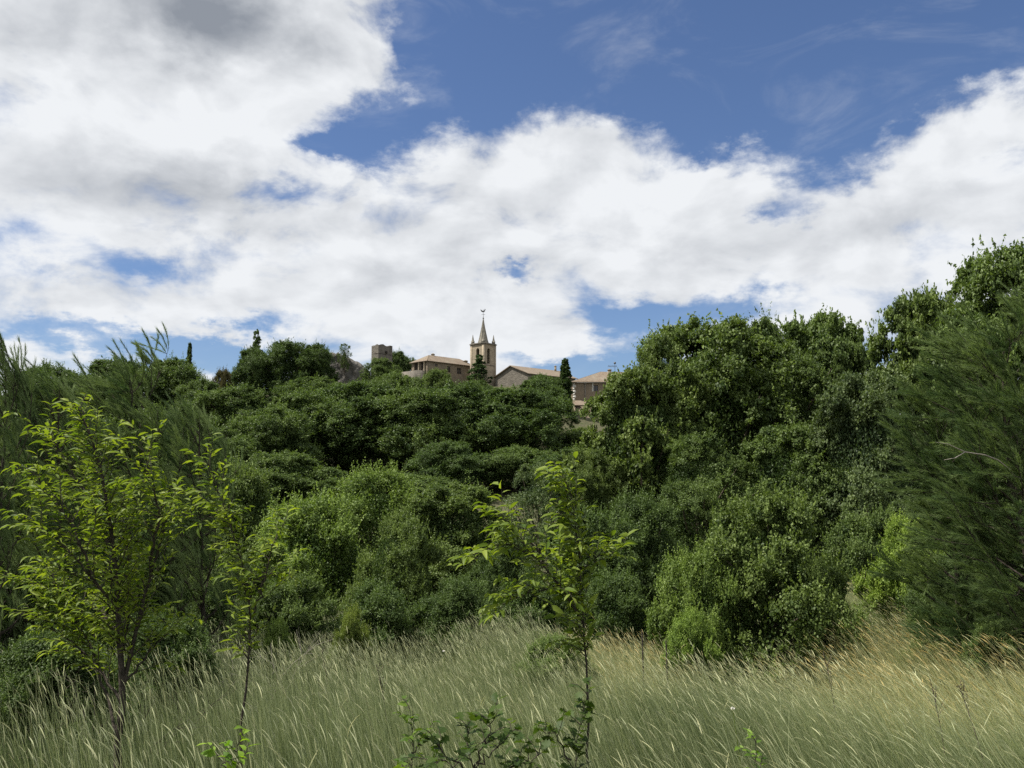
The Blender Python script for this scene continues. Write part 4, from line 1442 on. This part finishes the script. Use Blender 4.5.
# loggia house: left end face 409..427, long face 427..472
H1 = house('stone_house', 'long stone house with tiled hip roof and open corner loggia, left of the belfry', 427.5, 200, 360.4, R(44), 6.0, 15.2, 1.75, 3.0, M_STONE,
           holesL=[(0.9, -2.6, 2.5, -0.25), (3.4, -2.6, 5.0, -0.25)],
           holesR=[(6.3, -2.3, 7.4, -0.8), (9.6, -2.5, 11.1, -0.9), (10.2, -6.2, 11.4, -4.6), (2.4, -1.2, 3.2, -0.6)])
for b in [(6.3, -2.3, 7.4, -0.8), (9.6, -2.5, 11.1, -0.9), (10.2, -6.2, 11.4, -4.6), (2.4, -1.2, 3.2, -0.6)]:
    window(H1['root'], np.zeros(3), H1['uR'], H1['nR'], (b[0], b[1] + H1['h'], b[2], b[3] + H1['h']))
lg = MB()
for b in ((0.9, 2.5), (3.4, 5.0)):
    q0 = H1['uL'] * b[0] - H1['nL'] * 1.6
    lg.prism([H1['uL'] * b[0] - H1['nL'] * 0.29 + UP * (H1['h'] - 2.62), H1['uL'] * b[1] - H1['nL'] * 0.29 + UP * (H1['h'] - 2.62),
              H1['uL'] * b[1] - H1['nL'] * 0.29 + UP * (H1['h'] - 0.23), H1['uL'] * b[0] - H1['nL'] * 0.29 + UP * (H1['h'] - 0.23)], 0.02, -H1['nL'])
lg.build('loggia_shade_panel', M_DARK, H1['root'])  # flat dark sheets stand in for the shaded depth of the loggia
for t in (0.9, 2.95):
    pl = MB()
    c = H1['uL'] * t + H1['nL'] * 0.22
    pl.tube(np.array((c + UP * (H1['h'] - 2.9), c + UP * (H1['h'] - 2.7), c + UP * (H1['h'] - 0.35), c + UP * (H1['h'] - 0.2))), (0.3, 0.22, 0.2, 0.3), 8)
    pl.build('pillar', M_STONE_PALE, H1['root'])
tr = MB()
c = H1['uL'] * 3.9 + H1['nL'] * 1.3
tr.box(c + UP * ((H1['h'] - 2.5) / 2), (6.6, 2.3, H1['h'] - 2.5), math.atan2(-H1['uL'][1], -H1['uL'][0]))
tr.build('terrace', M_STONE_GREY, H1['root'])
chimney(H1['roof'], H1['uL'] * 3.4 + H1['uR'] * 4.6 + UP * (H1['h'] + 1.2), 0.75, 1.0)
chimney(H1['roof'], H1['uL'] * 1.5 + H1['uR'] * 13.9 + UP * (H1['h'] + 0.3), 0.95, 0.9)

# gabled house 494..559
H2 = house('gabled_house', 'stone house with its gable end to the left, between belfry and cypress', 528, 196, 373.5, R(47), 11.5, 16.5, 2.3, 3.0, M_STONE_GREY, hip=False,
           holesR=[(5.2, -2.4, 6.2, -0.9), (10, -2.4, 11, -0.9), (13.5, -2.4, 14.5, -0.9)])
for b in [(5.2, -2.4, 6.2, -0.9), (10, -2.4, 11, -0.9), (13.5, -2.4, 14.5, -0.9)]:
    window(H2['root'], np.zeros(3), H2['uR'], H2['nR'], (b[0], b[1] + H2['h'], b[2], b[3] + H2['h']))
chimney(H2['roof'], H2['uL'] * 5.0 + H2['uR'] * 14.5 + UP * (H2['h'] + 1.9), 0.5, 1.4)


# right-hand house with lean-to roofs, 573..620
def right_house():
    d = 172
    k = d / F
    p = at(573, 382, d)
    zg = float(ground(p[0] + 4, d)) - 2.5
    h = p[2] - zg
    root = empty('rendered_house', (p[0], d, zg))
    tag(root, 'tan rendered house with white corner stones and stepped tiled lean-to roofs, right of the cypress', 'house')
    ux, n = nrm(np.array((1.0, 0.10, 0))), nrm(np.array((0.10, -1.0, 0)))
    wd = 13.0
    dp = 7.0
    w = MB()
    hol = [(4.3, h - 1.9, 5.3, h - 0.6), (8.5, h - 2.9, 9.6, h - 1.2)]
    panel(w, np.zeros(3), ux, n, wd, h, hol)
    panel(w, ux * wd, -n, ux, dp, h, [])
    panel(w, -n * dp, n, -ux, dp, h, [])
    panel(w, ux * wd - n * dp, -ux, -n, wd, h, [])
    w.build('wall', M_RENDER, root)
    for b in hol:
        window(root, np.zeros(3), ux, n, b)
    q = MB()
    for i in range(14):
        L = 0.62 if i % 2 else 0.38
        z = h - 0.35 - i * 0.55
        q.box(ux * (L / 2 - 0.03) + n * 0.0 + UP * z, (L, 0.12, 0.5), math.atan2(ux[1], ux[0]))
    q.build('quoin', M_WHITE, root)
    q = MB()
    for i in range(4):
        q.box(ux * (4.3 - 0.18) + UP * (h - 0.4 - 0.45 * i), (0.34 if i % 2 else 0.26, 0.10, 0.46), math.atan2(ux[1], ux[0]))
    q.build('window_surround', M_WHITE, root)
    gt = MB()
    gt.box(ux * wd / 2 + n * 0.28 + UP * (h - 0.12), (wd, 0.16, 0.14), math.atan2(ux[1], ux[0]))
    gt.tube(np.array((ux * 2.5 + n * 0.28 + UP * (h - 0.2), ux * 2.5 + n * 0.1 + UP * (h - 0.6), ux * 2.5 + n * 0.1 + UP * (h - 4.4))), 0.07, 6)
    gt.build('downpipe', M_GALV, root)
    rf = MB()
    e = 0.5
    rz = 2.5
    r1, r2 = ux * 6.6 - n * dp / 2 + UP * (h + rz), ux * (wd + .4) - n * dp / 2 + UP * (h + rz)
    a, b = -ux * e + n * e + UP * (h - 0.1), ux * (wd + .4) + n * e + UP * (h - 0.1)
    c, dd = ux * (wd + .4) - n * (dp + e) + UP * (h - 0.1), -ux * e - n * (dp + e) + UP * (h - 0.1)
    tiled_slope(rf, a, b, r2, r1)
    tiled_slope(rf, c, dd, r1, r2)
    tiled_slope(rf, dd, a, r1, r1)
    roof = rf.build('roof', M_TILE, root)
    chimney(roof, ux * 8.2 - n * 2.2 + UP * (h + 1.6), 0.7, 1.2)
    # stepped lean-tos
    for (x0, x1, z1, z0, dep, off, hh) in ((0.0, 5.6, h - 4.0, h - 5.2, 2.6, 0.02, 2.1), (-0.7, 4.8, h - 7.05, h - 8.2, 2.4, 2.65, 2.2)):
        ln = MB()
        ln.box(ux * (x0 + x1) / 2 + n * (off + dep / 2) + UP * (z0 / 2 - 0.6), (x1 - x0, dep, z0 + 1.2), math.atan2(ux[1], ux[0]))
        l = ln.build('lean_to', M_STONE, root)
        lr = MB()
        tiled_slope(lr, ux * (x0 - .3) + n * (off + dep + .35) + UP * (z0 + 0.02), ux * (x1 + .3) + n * (off + dep + .35) + UP * (z0 + 0.02),
                    ux * (x1 + .3) + n * off + UP * z1, ux * (x0 - .3) + n * off + UP * z1, 0.18)
        lr.build('roof', M_TILE, l)
        for t in (0.25, 0.7):
            ws = MB()
            xx = x0 + (x1 - x0) * t
            ws.box(ux * xx + n * (off + dep + 0.02) + UP * (z0 - 0.9), (0.55, 0.09, 0.7), math.atan2(ux[1], ux[0]))
            ws.build('window', M_GLASS, l)
    an = MB()
    b0 = ux * 9.6 - n * 3.2 + UP * (h + rz - 0.2)
    an.tube(np.array((b0, b0 + UP * 2.3)), 0.045, 6)
    an.tube(np.array((b0 + UP * 1.5 - ux * 1.5, b0 + UP * 1.5 + ux * 0.4)), 0.035, 5)
    for t in np.linspace(-1.45, 0.3, 7):
        an.tube(np.array((b0 + UP * 1.5 + ux * t - n * 0.35 - UP * 0.15, b0 + UP * 1.5 + ux * t + n * 0.35 + UP * 0.15)), 0.03, 4)
    an.box(b0 + UP * 2.2, (0.45, 0.1, 0.4))
    an.build('antenna', M_METAL, root)


right_house()


# ruined square tower and the rocky ruin wall
def ruin_tower():
    d = 205
    k = d / F
    p = at(378.5, 345, d)
    zg = float(ground(p[0], d)) - 1
    h = p[2] - zg
    ang = R(40)
    g = np.random.default_rng(6)
    root = empty('ruin_tower', (p[0], d, zg))
    tag(root, 'short square ruined stone tower on the hilltop', 'tower')
    uL = np.array((-math.cos(ang), math.sin(ang), 0))
    uR = np.array((math.sin(ang), math.cos(ang), 0))
    LL, LR = 2.6, 4.6
    w = MB()
    pts = []
    for (o, u, n_, L) in ((uL * LL, -uL, 0, LL), (np.zeros(3), uR, 0, LR), (uR * LR, uL, 0, LL), (uR * LR + uL * LL, -uR, 0, LR)):
        m = 6
        for i in range(m):
            x0, x1 = L * i / m, L * (i + 1) / m
            f = lambda x: h + 0.28 * math.sin(x * 1.7 + o[0]) * (1 if 0.3 < x < L - 0.3 else 0) + (0.25 if o[0] == 0 and x > 1 else 0)
            w.add([o + u * x0, o + u * x1, o + u * x1 + UP * f(x1), o + u * x0 + UP * f(x0)], None, [(0, 1, 2, 3)])
            i0, i1 = o + u * x0, o + u * x1
            cen = (uL * LL + uR * LR) / 2
            j0, j1 = i0 + (cen - i0) * 0.3, i1 + (cen - i1) * 0.3
            w.add([i0 + UP * f(x0), i1 + UP * f(x1), j1 + UP * (f(x1) - .1), j0 + UP * (f(x0) - .1)], None, [(0, 1, 2, 3)])
            w.add([j0 + UP * (f(x0) - .1), j1 + UP * (f(x1) - .1), j1 + UP * (h - 2), j0 + UP * (h - 2)], None, [(0, 1, 2, 3)])
    w.box((uL * LL + uR * LR) / 2 + UP * (h - 2.1), (LR, LL, 0.2), math.atan2(uR[1], uR[0]))
    w.build('wall', M_STONE_GREY, root)
    sl_ = MB()
    nR = np.array((math.cos(ang), -math.sin(ang), 0))
    sl_.box(uR * 2.4 + nR * 0.02 + UP * (h - 1.6), (0.4, 0.9, 0.7), math.atan2(nR[1], nR[0]) + math.pi / 2)
    sl_.build('loophole_shade', M_DARK, root)  # solid dark block imitates a shaded opening in the tower wall


ruin_tower()


def ruin_wall():
    g = np.random.default_rng(12)
    d = 192
    b = MB()
    tops = [(296, 366), (306, 360), (318, 355), (332, 352), (340, 354), (351, 359), (360, 363), (366, 370), (372, 380), (378, 388)]
    n, m = 40, 16
    V = np.zeros((m, n, 3))
    px = np.linspace(tops[0][0], tops[-1][0], n)
    ty = np.interp(px, [t[0] for t in tops], [t[1] for t in tops])
    for i in range(n):
        t = at(px[i], ty[i] + g.uniform(-.8, .8), d)
        zb = float(ground(t[0], d)) - 1.5
        for j in range(m):
            f = j / (m - 1)
            if j < m - 3:
                z = zb + (t[2] - zb) * (j / (m - 4))
                yy = d - 1.2 + 0.9 * (j / (m - 4)) + 0.35 * math.sin(px[i] * 0.5 + j) + g.normal() * 0.18
            else:
                z = t[2] - 0.15 * (j - m + 4) ** 1.5
                yy = d + 0.6 * (j - m + 4) + g.normal() * 0.1
            V[j, i] = (t[0] + g.normal() * 0.1, yy, z + g.normal() * 0.08)
    k = (np.arange(m - 1)[:, None] * n + np.arange(n - 1)[None]).ravel()
    b.add(V.reshape(-1, 3), None, np.stack((k, k + 1, k + n + 1, k + n), -1))
    back = V.copy()
    back[:, :, 1] += 2.6
    kk = np.stack((k, k + n, k + n + 1, k + 1), -1)
    b.add(back[:m - 3].reshape(-1, 3), None, kk[kk.max(1) < (m - 3) * n])
    for e in (0, n - 1):
        b.add(np.concatenate((V[:m - 3, e], back[:m - 3, e])), None, [(j, j + 1, j + 1 + m - 3, j + m - 3) for j in range(m - 4)])
    o = b.build('ruin_wall', M_ROCK)
    c = at(340, 370, d)
    zz = float(ground(c[0], d))
    o.data.transform(Matrix.Translation((-c[0], -d, -zz)))
    o.location = (c[0], d, zz)
    tag(o, 'rough broken stone wall of the ruin rising beside the square tower', 'wall')


ruin_wall()

# ------------------------------------------------------------------ render settings
vs = SC.view_settings
SC.display_settings.display_device = 'sRGB'
vs.view_transform = 'Standard'
vs.look = 'None'
vs.exposure = 0.5
vs.gamma = 1.0
vs.use_curve_mapping = False
cy = SC.cycles
cy.max_bounces = 6
cy.diffuse_bounces = 3
cy.glossy_bounces = 2
cy.transmission_bounces = 4
cy.transparent_max_bounces = 4
cy.caustics_reflective = False
cy.caustics_refractive = False
cy.use_adaptive_sampling = True
cy.adaptive_threshold = 0.01
cy.use_denoising = False
cy.denoiser = 'OPENIMAGEDENOISE'
cy.denoising_input_passes = 'RGB_ALBEDO_NORMAL'
cy.denoising_prefilter = 'ACCURATE'
SC.render.film_transparent = False
